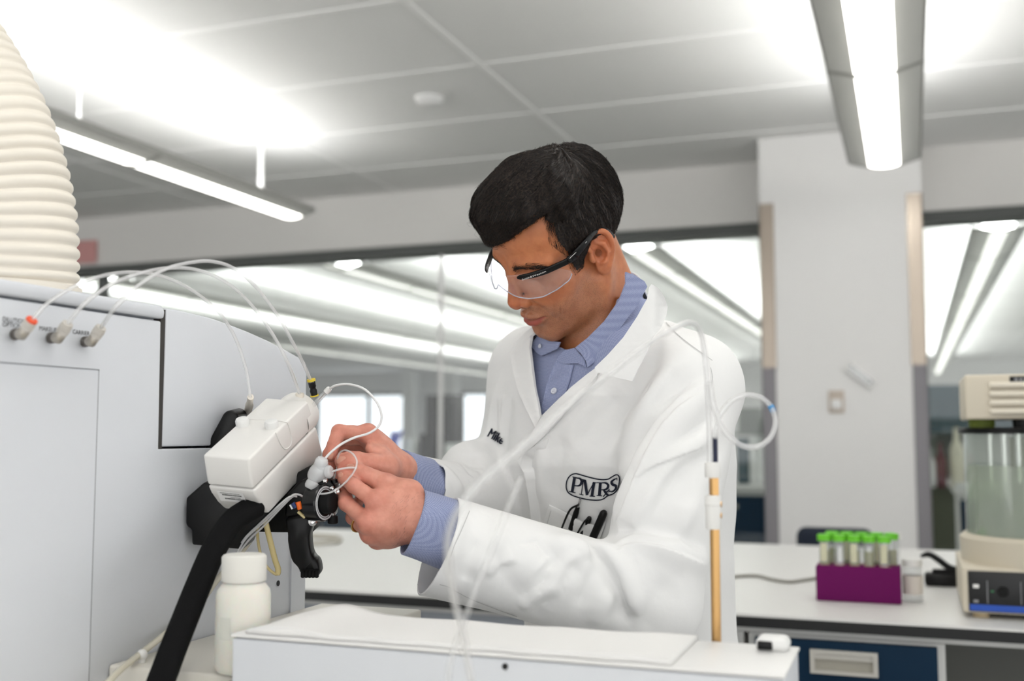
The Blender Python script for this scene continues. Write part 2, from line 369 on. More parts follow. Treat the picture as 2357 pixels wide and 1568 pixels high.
def sdf_mesh(fn, lo, hi, h, newton=2, B=8, slack=0.0):
    """surface nets over the blocks the surface runs through; returns vertices and quads"""
    lo = np.asarray(lo, float); hi = np.asarray(hi, float); nb = np.ceil((hi-lo)/(h*B)).astype(int); n = nb*B
    I = np.stack(np.meshgrid(*[np.arange(k) for k in nb], indexing='ij'), -1).reshape(-1, 3)
    cen = lo+(I+0.5)*h*B; d = np.concatenate([fn(cen[i:i+200000]) for i in range(0, len(cen), 200000)])
    act = I[np.abs(d) < h*B*0.95+h+slack]
    g = np.arange(B+1); G = np.stack(np.meshgrid(g, g, g, indexing='ij'), -1).reshape(-1, 3)
    VK, VP, QK = [], [], []
    S = np.array([n[1]*n[2], n[2], 1], dtype=np.int64); E3 = np.eye(3, dtype=int)
    for s0 in range(0, len(act), 400):
        a = act[s0:s0+400]; base = a*B; pts = lo+(base[:, None, :]+G[None])*h
        d = fn(pts.reshape(-1, 3)).reshape(len(a), B+1, B+1, B+1); sg = d < 0
        c = np.zeros((len(a), B, B, B), int)
        cor = [(i, j, k) for i in (0, 1) for j in (0, 1) for k in (0, 1)]
        for i, j, k in cor: c += sg[:, i:i+B, j:j+B, k:k+B]
        w = np.argwhere((c > 0) & (c < 8))
        if len(w) == 0: continue
        acc = np.zeros((len(w), 3)); cnt = np.zeros(len(w)); b_, x_, y_, z_ = w.T
        for ax in range(3):
            o = [q for q in range(3) if q != ax]
            for u in (0, 1):
                for v in (0, 1):
                    st = np.zeros(3, int); st[o[0]] = u; st[o[1]] = v; en = st.copy(); en[ax] = 1
                    d0 = d[b_, x_+st[0], y_+st[1], z_+st[2]]; d1 = d[b_, x_+en[0], y_+en[1], z_+en[2]]; m = (d0 < 0) != (d1 < 0)
                    t = np.where(m, d0/np.where(m, d0-d1, 1), 0); q = st[None]+t[:, None]*(en-st)[None]; acc[m] += q[m]; cnt[m] += 1
        cell = base[b_]+w[:, 1:]
        VP.append(lo+(cell+acc/cnt[:, None])*h); VK.append(cell@S)
        for ax in range(3):
            o = [(ax+1) % 3, (ax+2) % 3]; s_0 = d[b_, x_, y_, z_] < 0; e = E3[ax]; s_1 = d[b_, x_+e[0], y_+e[1], z_+e[2]] < 0
            m = s_0 != s_1
            if not m.any(): continue
            ce = cell[m]; k0 = ce@S; e1 = E3[o[0]]@S; e2 = E3[o[1]]@S; q = np.stack([k0, k0-e1, k0-e1-e2, k0-e2], 1)
            fl = ~s_0[m]; q[fl] = q[fl][:, ::-1]; QK.append(q)
    VK = np.concatenate(VK); VP = np.concatenate(VP); QK = np.concatenate(QK)
    od = np.argsort(VK); VK = VK[od]; VP = VP[od]; ix = np.searchsorted(VK, QK); ix = np.clip(ix, 0, len(VK)-1)
    ok = np.all(VK[ix] == QK, axis=1); Q = ix[ok]
    for _ in range(newton):
        d = fn_chunks(fn, VP); gr = sdf_grad(fn, VP, h*0.4); VP = VP-np.clip(d, -h*.6, h*.6)[:, None]*gr
    return VP, Q
def fn_chunks(fn, p, n=300000): return np.concatenate([fn(p[i:i+n]) for i in range(0, len(p), n)])
def sdf_grad(fn, p, e):
    g = np.stack([fn_chunks(fn, p+np.eye(3)[i]*e)-fn_chunks(fn, p-np.eye(3)[i]*e) for i in range(3)], 1)
    return g/(np.linalg.norm(g, axis=1)[:, None]+1e-12)
def march(fn, px, py, d0=0.9, d1=2.6, off=0.0):
    """where the camera rays through the pixels first meet the surface"""
    px = np.atleast_1d(np.asarray(px, float)); py = np.atleast_1d(np.asarray(py, float))
    dr = FW[None]+RT[None]*((px-CX)/FPX)[:, None]+UP[None]*((CY-py)/FPX)[:, None]; L = np.linalg.norm(dr, axis=1)
    t = np.full(len(px), d0); hit = np.zeros(len(px), bool)
    for _ in range(90):
        d = fn(CAM+dr*t[:, None])-off; hit = np.abs(d) < 2e-4; t = np.where(hit | (t > d1), t, t+np.maximum(d*0.8, -0.01)/L)
    return CAM+dr*t[:, None], t <= d1
def np_mesh(name, v, q, base):
    me = bpy.data.meshes.new(name); me.vertices.add(len(v)); me.vertices.foreach_set('co', (v-base).astype(np.float32).ravel())
    me.loops.add(q.size); me.loops.foreach_set('vertex_index', q.astype(np.int32).ravel()); k = q.shape[1]
    me.polygons.add(len(q)); me.polygons.foreach_set('loop_start', np.arange(0, q.size, k, dtype=np.int32))
    me.polygons.foreach_set('use_smooth', np.ones(len(q), bool)); me.update(calc_edges=True); me.validate(); return me
def sdf_object(name, v, q, m, parent):
    top = parent
    while top.parent is not None: top = top.parent
    me = np_mesh(name, v, q, np.array(top.location)); o = bpy.data.objects.new(name, me); COL.objects.link(o); o.parent = parent; me.materials.append(m); return o
def vcol(me, name, rgba):
    at = me.color_attributes.new(name, 'FLOAT_COLOR', 'POINT'); at.data.foreach_set('color', rgba.astype(np.float32).ravel())

# ------------------------------------------------------------ the person: joints
def _headframe(a, b, r):
    a, b, r = map(math.radians, (a, b, r)); sa, ca, sb, cb = math.sin(a), math.cos(a), math.sin(b), math.cos(b)
    Fh = V(-sa*cb, -sb, ca*cb); Uh = V(-sa*sb, cb, ca*sb); Lh = np.cross(Uh, Fh)
    Uh = math.cos(r)*Uh+math.sin(r)*Lh; Lh = np.cross(Uh, Fh)
    C = np.stack([RT, UP, -FW], 1); return C@np.stack([Lh, Fh, Uh], 1)
HR = _headframe(61.5, 36.5, 17.0); HO = P(1292, 572, 1.62)
def hw(x, y, z): return HO+HR@V(x, y, z)          # head coordinates (left, forward, up) to world
TC = unit(V(math.sin(YAW), -math.cos(YAW), 0)); RH = V(math.cos(YAW), math.sin(YAW), 0)
_al = math.radians(41); TL = math.cos(_al)*RH+math.sin(_al)*TC; TF = -math.sin(_al)*RH+math.cos(_al)*TC; TU = V(0, 0, 1)
PELV = P(1452, 1560, 1.77); NECK = P(1392, 750, 1.69)
SHL, ELL, WRL = P(1585, 885, 1.57), P(1492, 1375, 1.455), P(985, 1203, 1.385)
SHR, ELR, WRR = P(1226, 845, 1.80), P(1158, 1168, 1.75), P(918, 1080, 1.50)
def hd(px, py, D): return P(px, py, D)
HAND_L = dict(wr=WRL, el=ELL, wr_r=(.023, .026), thr=(.0132, .0122, .0122, .0118, .0084), th=[hd(942, 1137, 1.395), hd(890, 1115, 1.40), hd(842, 1096, 1.405), hd(805, 1081, 1.412)],
    f=[[hd(866, 1155, 1.375), hd(814, 1117, 1.385), hd(794, 1101, 1.398), hd(786, 1091, 1.41)],
       [hd(848, 1204, 1.368), hd(797, 1158, 1.39), hd(792, 1132, 1.412), hd(800, 1110, 1.425)],
       [hd(852, 1229, 1.382), hd(813, 1191, 1.412), hd(818, 1166, 1.437), hd(828, 1150, 1.445)],
       [hd(868, 1243, 1.40), hd(848, 1218, 1.432), hd(853, 1198, 1.448), hd(858, 1186, 1.45)]])
HAND_R = dict(wr=WRR, el=ELR, wr_r=(.0165, .018), thr=(.0128, .0116, .0120, .0128, .0114), th=[hd(888, 1076, 1.455), hd(860, 1069, 1.44), hd(824, 1061, 1.43), hd(790, 1062, 1.425)],
    f=[[hd(846, 998, 1.475), hd(780, 994, 1.46), hd(768, 1024, 1.452), hd(762, 1052, 1.445)],
       [hd(852, 1006, 1.49), hd(776, 1012, 1.485), hd(758, 1046, 1.475), hd(757, 1080, 1.46)],
       [hd(860, 1020, 1.51), hd(785, 1036, 1.512), hd(768, 1074, 1.495), hd(774, 1104, 1.478)],
       [hd(872, 1040, 1.525), hd(815, 1060, 1.53), hd(799, 1090, 1.515), hd(800, 1114, 1.497)]])

# ------------------------------------------------------------ head
def _ear(q, s):
    """ear in its own plane: u back and out, v up, n outward"""
    o = V(.0715, .001, .002); u = unit(V(.42, -.90, .05)); v = unit(V(.10, -.27, .95)); v = unit(v-u*(u@v)); n = np.cross(v, u)
    if n[0] < 0: n = -n
    r = np.stack([(q-o)@u, (q-o)@v, (q-o)@n], 1)
    A = lambda *l: [V(*k) for k in l]
    r = r/V(1.16, 1.05, 1.0)
    d = d_ell(r, V(.013, .002, -.002), (.0155, .0275, .0035))
    d = smin(d, d_ell(r, V(.008, -.024, .0), (.0095, .0115, .0042)), .006)
    hel = A((.004, .003, .001), (-.001, .014, .003), (.003, .026, .004), (.013, .0325, .004), (.024, .028, .003), (.0295, .015, .002), (.0285, .0, .002), (.023, -.013, .001), (.015, -.025, .001))
    d = smin(d, d_chain(r, catmull(hel, 4), np.interp(np.linspace(0, 8, 33), range(9), [.0025, .0032, .0038, .004, .004, .0038, .0034, .003, .003])), .0028)
    d = smin(d, d_chain(r, A((.012, .018, .002), (.019, .010, .003), (.019, -.004, .003), (.013, -.014, .002)), [.003, .0036, .0036, .003]), .004)
    d = smin(d, d_ball(r, V(.0095, -.0155, .003), .0038), .004)
    d = smin(d, d_ell(r, V(-.001, -.002, .003), (.0045, .0075, .0045)), .004)
    d = smax(d, -d_ell(r, V(.0095, -.002, .004), (.0075, .0105, .0085)), .004)
    d = smax(d, -d_ell(r, V(.017, .021, .006), (.008, .005, .004)), .003)
    return d
def f_head(q, ears=True):
    x = np.abs(q[:, 0]); a = q.copy(); a[:, 0] = x
    d = d_ell(q, V(0, -.017, .054), (.0755, .099, .082))
    d = smin(d, d_ell(q, V(0, .030, .055), (.067, .060, .057)), .03)
    d = smin(d, d_ell(q, V(0, .032, -.02), (.058, .052, .072)), .03)
    d = smin(d, d_ell(a, V(.046, .054, -.006), (.021, .020, .017)), .022)
    d = smin(d, d_ell(a, V(.034, .054, -.042), (.026, .028, .034)), .02)
    d = smin(d, d_ell(q, V(0, .072, -.054), (.030, .0245, .031)), .02)
    d = smin(d, d_chain(a, [V(.053, .004, -.045), V(.050, .016, -.068), V(.030, .055, -.088), V(.012, .073, -.096)], [.018, .017, .0165, .017]), .022)
    d = smin(d, d_ell(q, V(0, .0745, -.097), (.022, .0165, .0165)), .014)
    d = smin(d, d_ell(q, V(0, .025, -.070), (.046, .050, .026)), .025)
    d = smin(d, d_chain(a, [V(.008, .0875, .034), V(.032, .083, .0375), V(.054, .065, .033)], [.009, .0095, .0095]), .014)
    d = smax(d, -d_ell(a, V(.031, .098, .017), (.019, .018, .0135)), .014)
    d = smin(d, d_ball(a, V(.031, .0695, .017), .0135), .004)
    lid = smax(d_ball(a, V(.031, .0697, .017), .0148), -((a[:, 2]-.0095)-.35*(a[:, 1]-.084)), .0015)
    d = smin(d, lid, .0025)
    d = smin(d, d_cap(a, V(.013, .087, .012), V(.021, .084, -.022), .0095, .010), .014)
    d = smin(d, d_chain(q, [V(0, .086, .026), V(0, .0985, .004), V(0, .1095, -.0205)], [.0085, .0085, .0105]), .012)
    d = smin(d, d_ell(a, V(.0125, .0985, -.026), (.0072, .0098, .0085)), .006)
    d = smin(d, d_cap(q, V(0, .109, -.0285), V(0, .096, -.034), .0058), .005)
    d = smax(d, -d_ell(a, V(.0068, .1035, -.036), (.0036, .0062, .006)), .003)
    d = smax(d, -d_chain(a, [V(.0205, .099, -.020), V(.0215, .0935, -.030)], [.0010, .0010]), .003)
    # nasolabial fold, philtrum, lips, chin crease
    d = d + .0016*np.exp(-(d_poly(a, [V(.021, .092, -.030), V(.030, .083, -.048), V(.034, .076, -.062)])[0]/.006)**2)
    d = smin(d, d_chain(a, [V(0, .0995, -.0545), V(.007, .0995, -.0530), V(.016, .0945, -.0555), V(.0265, .0835, -.0575)], [.0056, .0058, .0048, .0020]), .004)
    d = smin(d, d_chain(a, [V(0, .0975, -.0675), V(.010, .0955, -.0670), V(.019, .0895, -.0625), V(.0265, .0835, -.0580)], [.0074, .0070, .0050, .0020]), .004)
    d = smax(d, -d_chain(a, [V(0, .1045, -.0605), V(.010, .1025, -.0598), V(.019, .0955, -.0592), V(.0275, .0860, -.0582)], [.0031, .0029, .0024, .0012]), .0022)
    d = smax(d, -d_ell(q, V(0, .0985, -.082), (.016, .006, .005)), .012)
    if ears:
        d = smin(d, _ear(a, 1), .004)
    return d
def f_neck(p):
    d = d_cap(p, hw(0, -.030, -.020), NECK+V(0, 0, .02), .0575, .062)
    d = smin(d, d_cap(p, hw(0, .010, -.060), NECK+TF*.045+V(0, 0, -.01), .034, .030), .03)
    d = smin(d, d_cap(p, hw(.058, -.028, -.020), NECK+TF*.05+TL*.03+V(0, 0, -.02), .013, .011), .016)
    return d
def f_hand(p, H, side):
    W = H['wr']; M = [f[0] for f in H['f']]; d = None
    pn = unit(np.cross(M[0]-W, M[3]-W))                                 # normal of the back of the hand
    r0 = [.0125, .0125, .012, .0115]
    for i, m in enumerate(M):
        e = d_cap(p, W+(M[i]-W)*.12+(M[i]-(M[1]+M[2])/2)*.12, m, H['wr_r'][0]*.7, r0[i]); d = e if d is None else smin(d, e, .016)
    for i in range(3): d = smin(d, d_cap(p, (M[i]+W)/2, (M[i+1]*.75+W*.25), .0135), .014)
    T = H['th']
    d = smin(d, d_cap(p, W*.9+T[0]*.1, T[0], .017, .0165), .014)
    d = smin(d, d_cap(p, T[0], T[1], .016, .0132), .012)
    d = smin(d, d_cap(p, T[0]*.6+M[0]*.4, T[1]*.5+M[0]*.5, .011, .007), .014)   # web
    th = d_chain(p, [T[1], T[1]*.45+T[2]*.55, T[2], T[2]*.45+T[3]*.55, T[3]], H['thr'], .003)
    d = smin(d, th, .006)
    rr = [(.0112, .0098, .0086, .0072), (.0114, .0100, .0088, .0074), (.0108, .0094, .0082, .0070), (.0096, .0084, .0074, .0064)]
    for i, f in enumerate(H['f']):
        r = rr[i]; pts = [f[0], f[0]*.45+f[1]*.55, f[1], f[1]*.5+f[2]*.5, f[2], f[3]]
        e = d_chain(p, pts, [r[0], r[1]*.96, r[1]*1.02, (r[1]+r[2])*.48, r[2], r[3]], .003)
        # creases on the outside of the bends
        d = smin(d, smin(e, d_ball(p, f[0], r[0]*1.08), .006), .0045)
    wd = d_cap(p, W, W+unit(H['el']-W)*.09, *H['wr_r'])
    return smin(d, wd, .02)
NAILS = []
def f_torso_core(p, grow=0.0):
    ax = NECK-PELV; q = p-PELV; t = q[:, 2]/ax[2]; c = PELV+ax*t[:, None]; r = p-c; u = r@TL; v = r@TF
    ts = np.array([-1.5, -1.0, -.45, -.1, .15, .40, .62, .80, .92, 1.0, 1.15]); A = np.array([.20, .20, .185, .172, .164, .172, .188, .185, .150, .085, .05])+grow
    Bv = np.array([.165, .160, .140, .128, .120, .124, .134, .122, .098, .078, .05])+grow
    sh = np.interp(t, ts, [0, 0, 0, 0, .0, .005, .008, .002, -.012, -.01, 0])
    a = np.interp(t, ts, A); b = np.interp(t, ts, Bv); v = v-sh
    pw = 2.3; k = (np.abs(u/a)**pw+np.abs(v/b)**pw+1e-9)**(1/pw)
    return np.maximum((k-1)*np.minimum(a, b)*.85, q[:, 2]-ax[2]*1.06-grow)
def f_arm(p, S, E, W, rs):
    return smin(d_chain(p, [S, S*.5+E*.5, E], rs[:3]), d_chain(p, [E, E*.5+W*.5, W], rs[2:]), .03)
def f_body(p):
    q = (p-HO)@HR
    d = G_HEAD(p)
    d = smin(d, G_NECK(p), .018)
    d = smin(d, G_TORSO(p), .03)
    return d

# ------------------------------------------------------------ the person: body mesh
G_HEAD = Group(lambda p: f_head((p-HO)@HR), HO-.15, HO+.15)
_nk = np.array([hw(0, -.03, -.02), NECK, hw(0, .01, -.06)])
G_NECK = Group(f_neck, _nk.min(0)-.09, _nk.max(0)+.09)
def _hg(H, s):
    a = np.array([H['wr']]+H['th']+[j for f in H['f'] for j in f]); return Group(lambda p: f_hand(p, H, s), a.min(0)-.03, a.max(0)+.03)
G_HL = _hg(HAND_L, 1); G_HR = _hg(HAND_R, -1)
def f_inner(p):      # torso and arms under the clothes
    d = f_torso_core(p, -.03)
    d = smax(d, (NECK[2]-.36)-p[:, 2], .02)
    d = smin(d, d_chain(p, [NECK+V(0, 0, -.03), SHL+V(0, 0, .0)], [.05, .052]), .05); d = smin(d, d_chain(p, [NECK+V(0, 0, -.03), SHR], [.05, .052]), .05)
    wl = WRL+unit(WRL-ELL)*.0; wr = WRR
    d = smin(d, f_arm(p, SHL, ELL, wl, [.05, .045, .038, .030, .024]), .03); d = smin(d, f_arm(p, SHR, ELR, wr, [.048, .042, .036, .029, .017]), .03)
    return d
_tb = np.array([SHL, SHR, ELL, ELR, WRL, WRR, NECK, PELV])
def f_skin(p):
    d = f_inner(p); d = smin(d, G_NECK(p), .02); d = smin(d, G_HEAD(p), .014); d = smin(d, G_HL(p), .012); d = smin(d, G_HR(p), .012); return d

BODY_H, HAIR_N, COAT_H, HAIR_H = 0.0019, 12000, 0.0025, 0.0020

# ------------------------------------------------------------ the person: lab coat and shirt surfaces
SLW, SLE = P(1008, 1256, 1.392), P(1492, 1388, 1.455)            # left sleeve: cuff end, elbow
SRW, SRE = P(962, 1130, 1.565), P(1152, 1166, 1.745)             # right sleeve
def f_coat0(p, body_only=False):
    """coat without folds and openings"""
    d = f_torso_core(p, .014)
    d = smin(d, d_chain(p, [NECK+V(0, 0, -.055)+TF*.0, SHL+V(0, 0, -.002)], [.075, .072]), .05)
    d = smin(d, d_chain(p, [NECK+V(0, 0, -.055), SHR+V(0, 0, -.002)], [.075, .070]), .05)
    if body_only: return d
    dl = d_chain(p, [SHL, SHL*.5+SLE*.5+TC*.004, SLE], [.074, .074, .066]); df = d_chain(p, [SLE, SLE*.45+SLW*.55, SLW+(SLW-SLE)*.06], [.062, .0640, .0655])
    dr = d_chain(p, [SHR, SHR*.5+SRE*.5, SRE], [.062, .060, .056]); dr = smin(dr, d_chain(p, [SRE, SRE*.45+SRW*.55, SRW+(SRW-SRE)*.06], [.056, .054, .050]), .02)
    dr = smin(dr, d_ball(p, P(1086, 1092, 1.715), .054), .03)
    d = smin(smin(d, dl, .018), smin(dl, df, .03), .004); d = smin(d, dr, .014)
    return d
_FOLD_PX = [  # height (out +, in -), width, pixels along the fold
    (-.015, .010, [(1588, 892), (1525, 945), (1468, 1022), (1430, 1104), (1400, 1195)]),
    (.011, .013, [(1612, 915), (1550, 975), (1494, 1050), (1455, 1130), (1430, 1210)]),
    (-.006, .010, [(1640, 960), (1570, 1010), (1500, 1070), (1462, 1150)]),
    (.005, .010, [(1660, 985), (1590, 1030), (1520, 1100), (1480, 1180)]),
    (-.005, .011, [(1655, 1040), (1580, 1075), (1520, 1140)]),
    (-.004, .012, [(1520, 800), (1490, 880), (1440, 960), (1380, 1030)]),
    (.004, .014, [(1560, 830), (1510, 900), (1450, 990), (1400, 1070)]),
    (-.004, .012, [(1430, 900), (1380, 960), (1320, 1030)]),
    (-.016, .009, [(1352, 1250), (1385, 1282), (1415, 1330), (1438, 1390), (1455, 1440)]),
    (.009, .011, [(1372, 1252), (1420, 1300), (1448, 1360), (1462, 1425)]),
    (.008, .013, [(1440, 1240), (1500, 1248), (1560, 1268), (1625, 1296)]),
    (-.008, .014, [(1420, 1222), (1480, 1220), (1560, 1235), (1630, 1262)]),
    (.007, .014, [(1268, 1262), (1300, 1250), (1335, 1258), (1350, 1290)]),
    (-.007, .012, [(1222, 1236), (1236, 1262), (1262, 1290)]),
    (-.007, .018, [(1330, 1290), (1290, 1330), (1240, 1375), (1205, 1395)]),
    (.006, .010, [(1198, 1404), (1240, 1370), (1290, 1345)]),
    (.004, .016, [(1160, 1210), (1120, 1270), (1080, 1330)]),
    (-.004, .012, [(1130, 1250), (1160, 1320), (1210, 1390)]),
    (-.005, .014, [(1540, 1330), (1500, 1400), (1470, 1450)]),
    (.004, .012, [(1600, 1150), (1570, 1220), (1560, 1300)]),
    (-.006, .010, [(1060, 1060), (1080, 1085), (1120, 1095)]),
    (.005, .010, [(1010, 1072), (1040, 1100), (1060, 1140)]),
    (-.005, .009, [(1100, 1000), (1085, 1040), (1095, 1075)]),
    (.005, .012, [(1150, 880), (1135, 960), (1120, 1020)]),
    (-.004, .014, [(1180, 900), (1165, 980), (1150, 1060)]),
    (.004, .012, [(1240, 1010), (1245, 1080), (1250, 1160)]),
    (-.003, .012, [(1290, 1000), (1290, 1080), (1280, 1150)]),
    (.006, .009, [(1340, 1262), (1300, 1300), (1262, 1340)]), (-.005, .009, [(1390, 1300), (1360, 1340), (1330, 1400)]), (.005, .010, [(1420, 1360), (1390, 1400), (1370, 1440)]),
    (-.004, .008, [(1560, 850), (1530, 900), (1500, 940)]), (.004, .010, [(1500, 1130), (1470, 1180), (1450, 1230)]), (-.004, .010, [(1600, 1080), (1540, 1130), (1500, 1190)]),
    (-.004, .010, [(1100, 1240), (1080, 1290), (1070, 1340)]), (.004, .010, [(1060, 1190), (1050, 1240), (1035, 1300)]),
    (-.005, .020, [(1640, 1080), (1655, 1200), (1640, 1330)]),
]
FOLDS = []
for h_, w_, px_ in _FOLD_PX:
    pp, ok = march(f_coat0, [q[0] for q in px_], [q[1] for q in px_])
    pp = pp[ok]
    if len(pp) > 1:
        pp = np.array(catmull(list(pp), 4)); FOLDS.append((h_, w_, pp, pp.min(0)-3*w_, pp.max(0)+3*w_))
# overlapping folds: the cloth on one side of the line rides over the other
_STEP_PX = [  # height, width, pixel hint towards the raised side, line
    (.019, .030, (1, .4), [(1626, 896), (1575, 920), (1528, 962), (1496, 1008), (1468, 1060), (1446, 1112), (1426, 1165), (1410, 1210)]),
    (.008, .022, (-.3, -1), [(1462, 1096), (1500, 1072), (1560, 1050), (1630, 1024)]),
    (.006, .020, (.5, 1), [(1480, 985), (1530, 930), (1590, 892), (1640, 872)]),
    (.012, .020, (1, -.4), [(1350, 1252), (1388, 1280), (1414, 1322), (1434, 1380), (1452, 1440)]),
    (.012, .026, (.1, 1), [(1396, 1276), (1446, 1246), (1500, 1248), (1560, 1266), (1628, 1297)]),
    (.006, .022, (.6, .8), [(1204, 1400), (1240, 1366), (1290, 1330), (1326, 1300)]),
    (.005, .018, (-1, .2), [(1228, 1242), (1240, 1268), (1268, 1296)]),
    (.004, .020, (1, 0), [(1156, 905), (1152, 960), (1146, 1040)]),
    (.005, .016, (-.2, 1), [(1056, 1058), (1076, 1082), (1118, 1094)]),
    (.004, .025, (1, .3), [(1520, 850), (1466, 930), (1420, 1000)]),
    (.004, .016, (.3, -1), [(1120, 1330), (1150, 1300), (1196, 1284)]),
]
STEPS = []
for h_, w_, hint, px_ in _STEP_PX:
    pp, ok = march(f_coat0, [q[0] for q in px_], [q[1] for q in px_]); pp = pp[ok]
    if len(pp) < 2: continue
    pp = np.array(catmull(list(pp), 4)); hv_ = RT*hint[0]-UP*hint[1]; bn = []
    for i in range(len(pp)-1):
        t_ = unit(pp[i+1]-pp[i]); n_ = unit(np.cross(t_, FW)); bn.append(n_ if n_@hv_ > 0 else -n_)
    STEPS.append((h_, w_, pp, pp.min(0)-2.5*w_, pp.max(0)+2.5*w_, bn))
def f_coatT(p): return f_coat1(p, True)
def f_coat1(p, body_only=False):
    """coat with folds"""
    d = f_coat0(p, body_only); near = np.abs(d) < .035
    if near.any():
        pn = p[near]; a = np.zeros(len(pn))
        for h_, w_, pp, lo, hi in FOLDS:
            m = in_box(pn, lo, hi)
            if m.any():
                e, t = d_poly(pn[m], pp); tp = np.clip(np.minimum(t, 1-t)*4+.25, 0, 1); a[m] += 1.9*h_*np.exp(-(e/w_)**(2 if h_ > 0 else 1.25))*tp
        for h_, w_, pp, lo, hi, bn in STEPS:
            m = in_box(pn, lo, hi)
            if m.any():
                q = pn[m]; best = np.full(len(q), 9.0); sd = np.zeros(len(q)); tt = np.zeros(len(q)); n_ = len(pp)-1
                for i in range(n_):
                    A = pp[i]; ba = pp[i+1]-A; t_ = np.clip(((q-A)@ba)/(ba@ba+1e-15), 0, 1); r_ = q-A-t_[:, None]*ba; e = np.sqrt(np.einsum('ij,ij->i', r_, r_)); mm = e < best
                    best[mm] = e[mm]; sd[mm] = (r_@bn[i])[mm]; tt[mm] = ((i+t_)/n_)[mm]
                tp = np.clip(np.minimum(tt*5, (1-tt)*5), 0, 1); tp = tp*tp*(3-2*tp)
                a[m] += 1.35*h_*tp*np.where(sd > 0, np.exp(-(np.abs(best)/w_)**1.5), np.exp(-(best/max(.005, h_*.45))**2))
        a += .0012*np.sin(pn@V(31, 17, 23)+2*np.sin(pn@V(19, -27, 11)))*np.sin(pn@V(-13, 29, 17))
        d[near] -= a
    return d
def uz(p): q = p-NECK; return np.stack([q@TL, q[..., 2], q@TF], -1)
_vp, _ = march(f_coat0, [1224, 1216, 1226, 1243, 1292, 1345, 1430, 1494], [765, 800, 880, 962, 912, 868, 810, 748])
_v = uz(_vp)[:, :2]; VNECK = np.concatenate([[[-.05, .15]], _v, [[.125, .05], [.09, .15]]])
def d_polygon(p, poly):
    d = np.full(len(p), 9.0); s = np.ones(len(p)); n = len(poly); j = n-1
    for i in range(n):
        a, b = poly[i], poly[j]; e = b-a; w = p-a; t = np.clip((w@e)/(e@e+1e-12), 0, 1); q = w-t[:, None]*e; d = np.minimum(d, np.einsum('ij,ij->i', q, q))
        c1 = p[:, 1] >= a[1]; c2 = p[:, 1] < b[1]; c3 = e[0]*w[:, 1] > e[1]*w[:, 0]
        fl = (c1 & c2 & c3) | (~c1 & ~c2 & ~c3); s[fl] *= -1; j = i
    return s*np.sqrt(d)
def f_openings(p):
    """negative where the coat is cut away: V neck, neck hole, cuffs, hem"""
    w = uz(p); d = smax(d_polygon(w[:, :2], VNECK), -.13-w[:, 2], .004)
    d = np.minimum(d, d_cap(p, NECK+V(0, 0, -.03), hw(0, -.03, -.02), .088, .086))
    a = unit(unit(SLW-SLE)+UP*.10); e = (SLW-p)@a; d = np.minimum(d, np.where(d_cap(p, SLE, SLW+a*.1, .1, .1) < 0, e, 9))
    a = unit(SRW-SRE); e = (SRW-p)@a; d = np.minimum(d, np.where(d_cap(p, SRW, SRW+a*.1, .085, .085) < 0, e, 9))
    return np.minimum(d, p[:, 2]-.56)
def f_coat(p):
    d = f_coat1(p); sh = np.maximum(d, -(d+.006)); return np.maximum(sh, -f_openings(p))
COAT_LO = np.minimum.reduce([SLW, SRW, SHR, PELV-.30, SHL])-.13; COAT_HI = np.maximum.reduce([NECK, SHL, SHR, PELV+.30])+.13
COAT_LO[2] = .54; COAT_HI[2] = 1.56
def f_shirt0(p): return smin(f_torso_core(p, .002), np.minimum(d_chain(p, [NECK+V(0, 0, -.045), SHL], [.062, .05]), d_chain(p, [NECK+V(0, 0, -.045), SHR], [.062, .05])), .05)
def f_collar0(p): return smin(G_NECK(p)-.006, f_shirt0(p), .045)
def f_coatcollar0(p): return smin(G_NECK(p)-.014, f_coat0(p), .05)
# the cuffs of the shirt
CUL = (P(950, 1202, 1.385), P(1075, 1246, 1.40)); CUR = (P(908, 1094, 1.515), P(985, 1122, 1.575))
def f_cuff(p, c, r0, r1):
    a, b = c; ax = unit(b-a); t = (p-a)@ax; q = p-a-t[:, None]*ax; L = np.linalg.norm(b-a); r = r0+(r1-r0)*np.clip(t/L, 0, 1.3)
    d = np.linalg.norm(q, axis=1)-r; d = np.maximum(d, -(d+.003)); return np.maximum(d, np.maximum(-t, t-L))

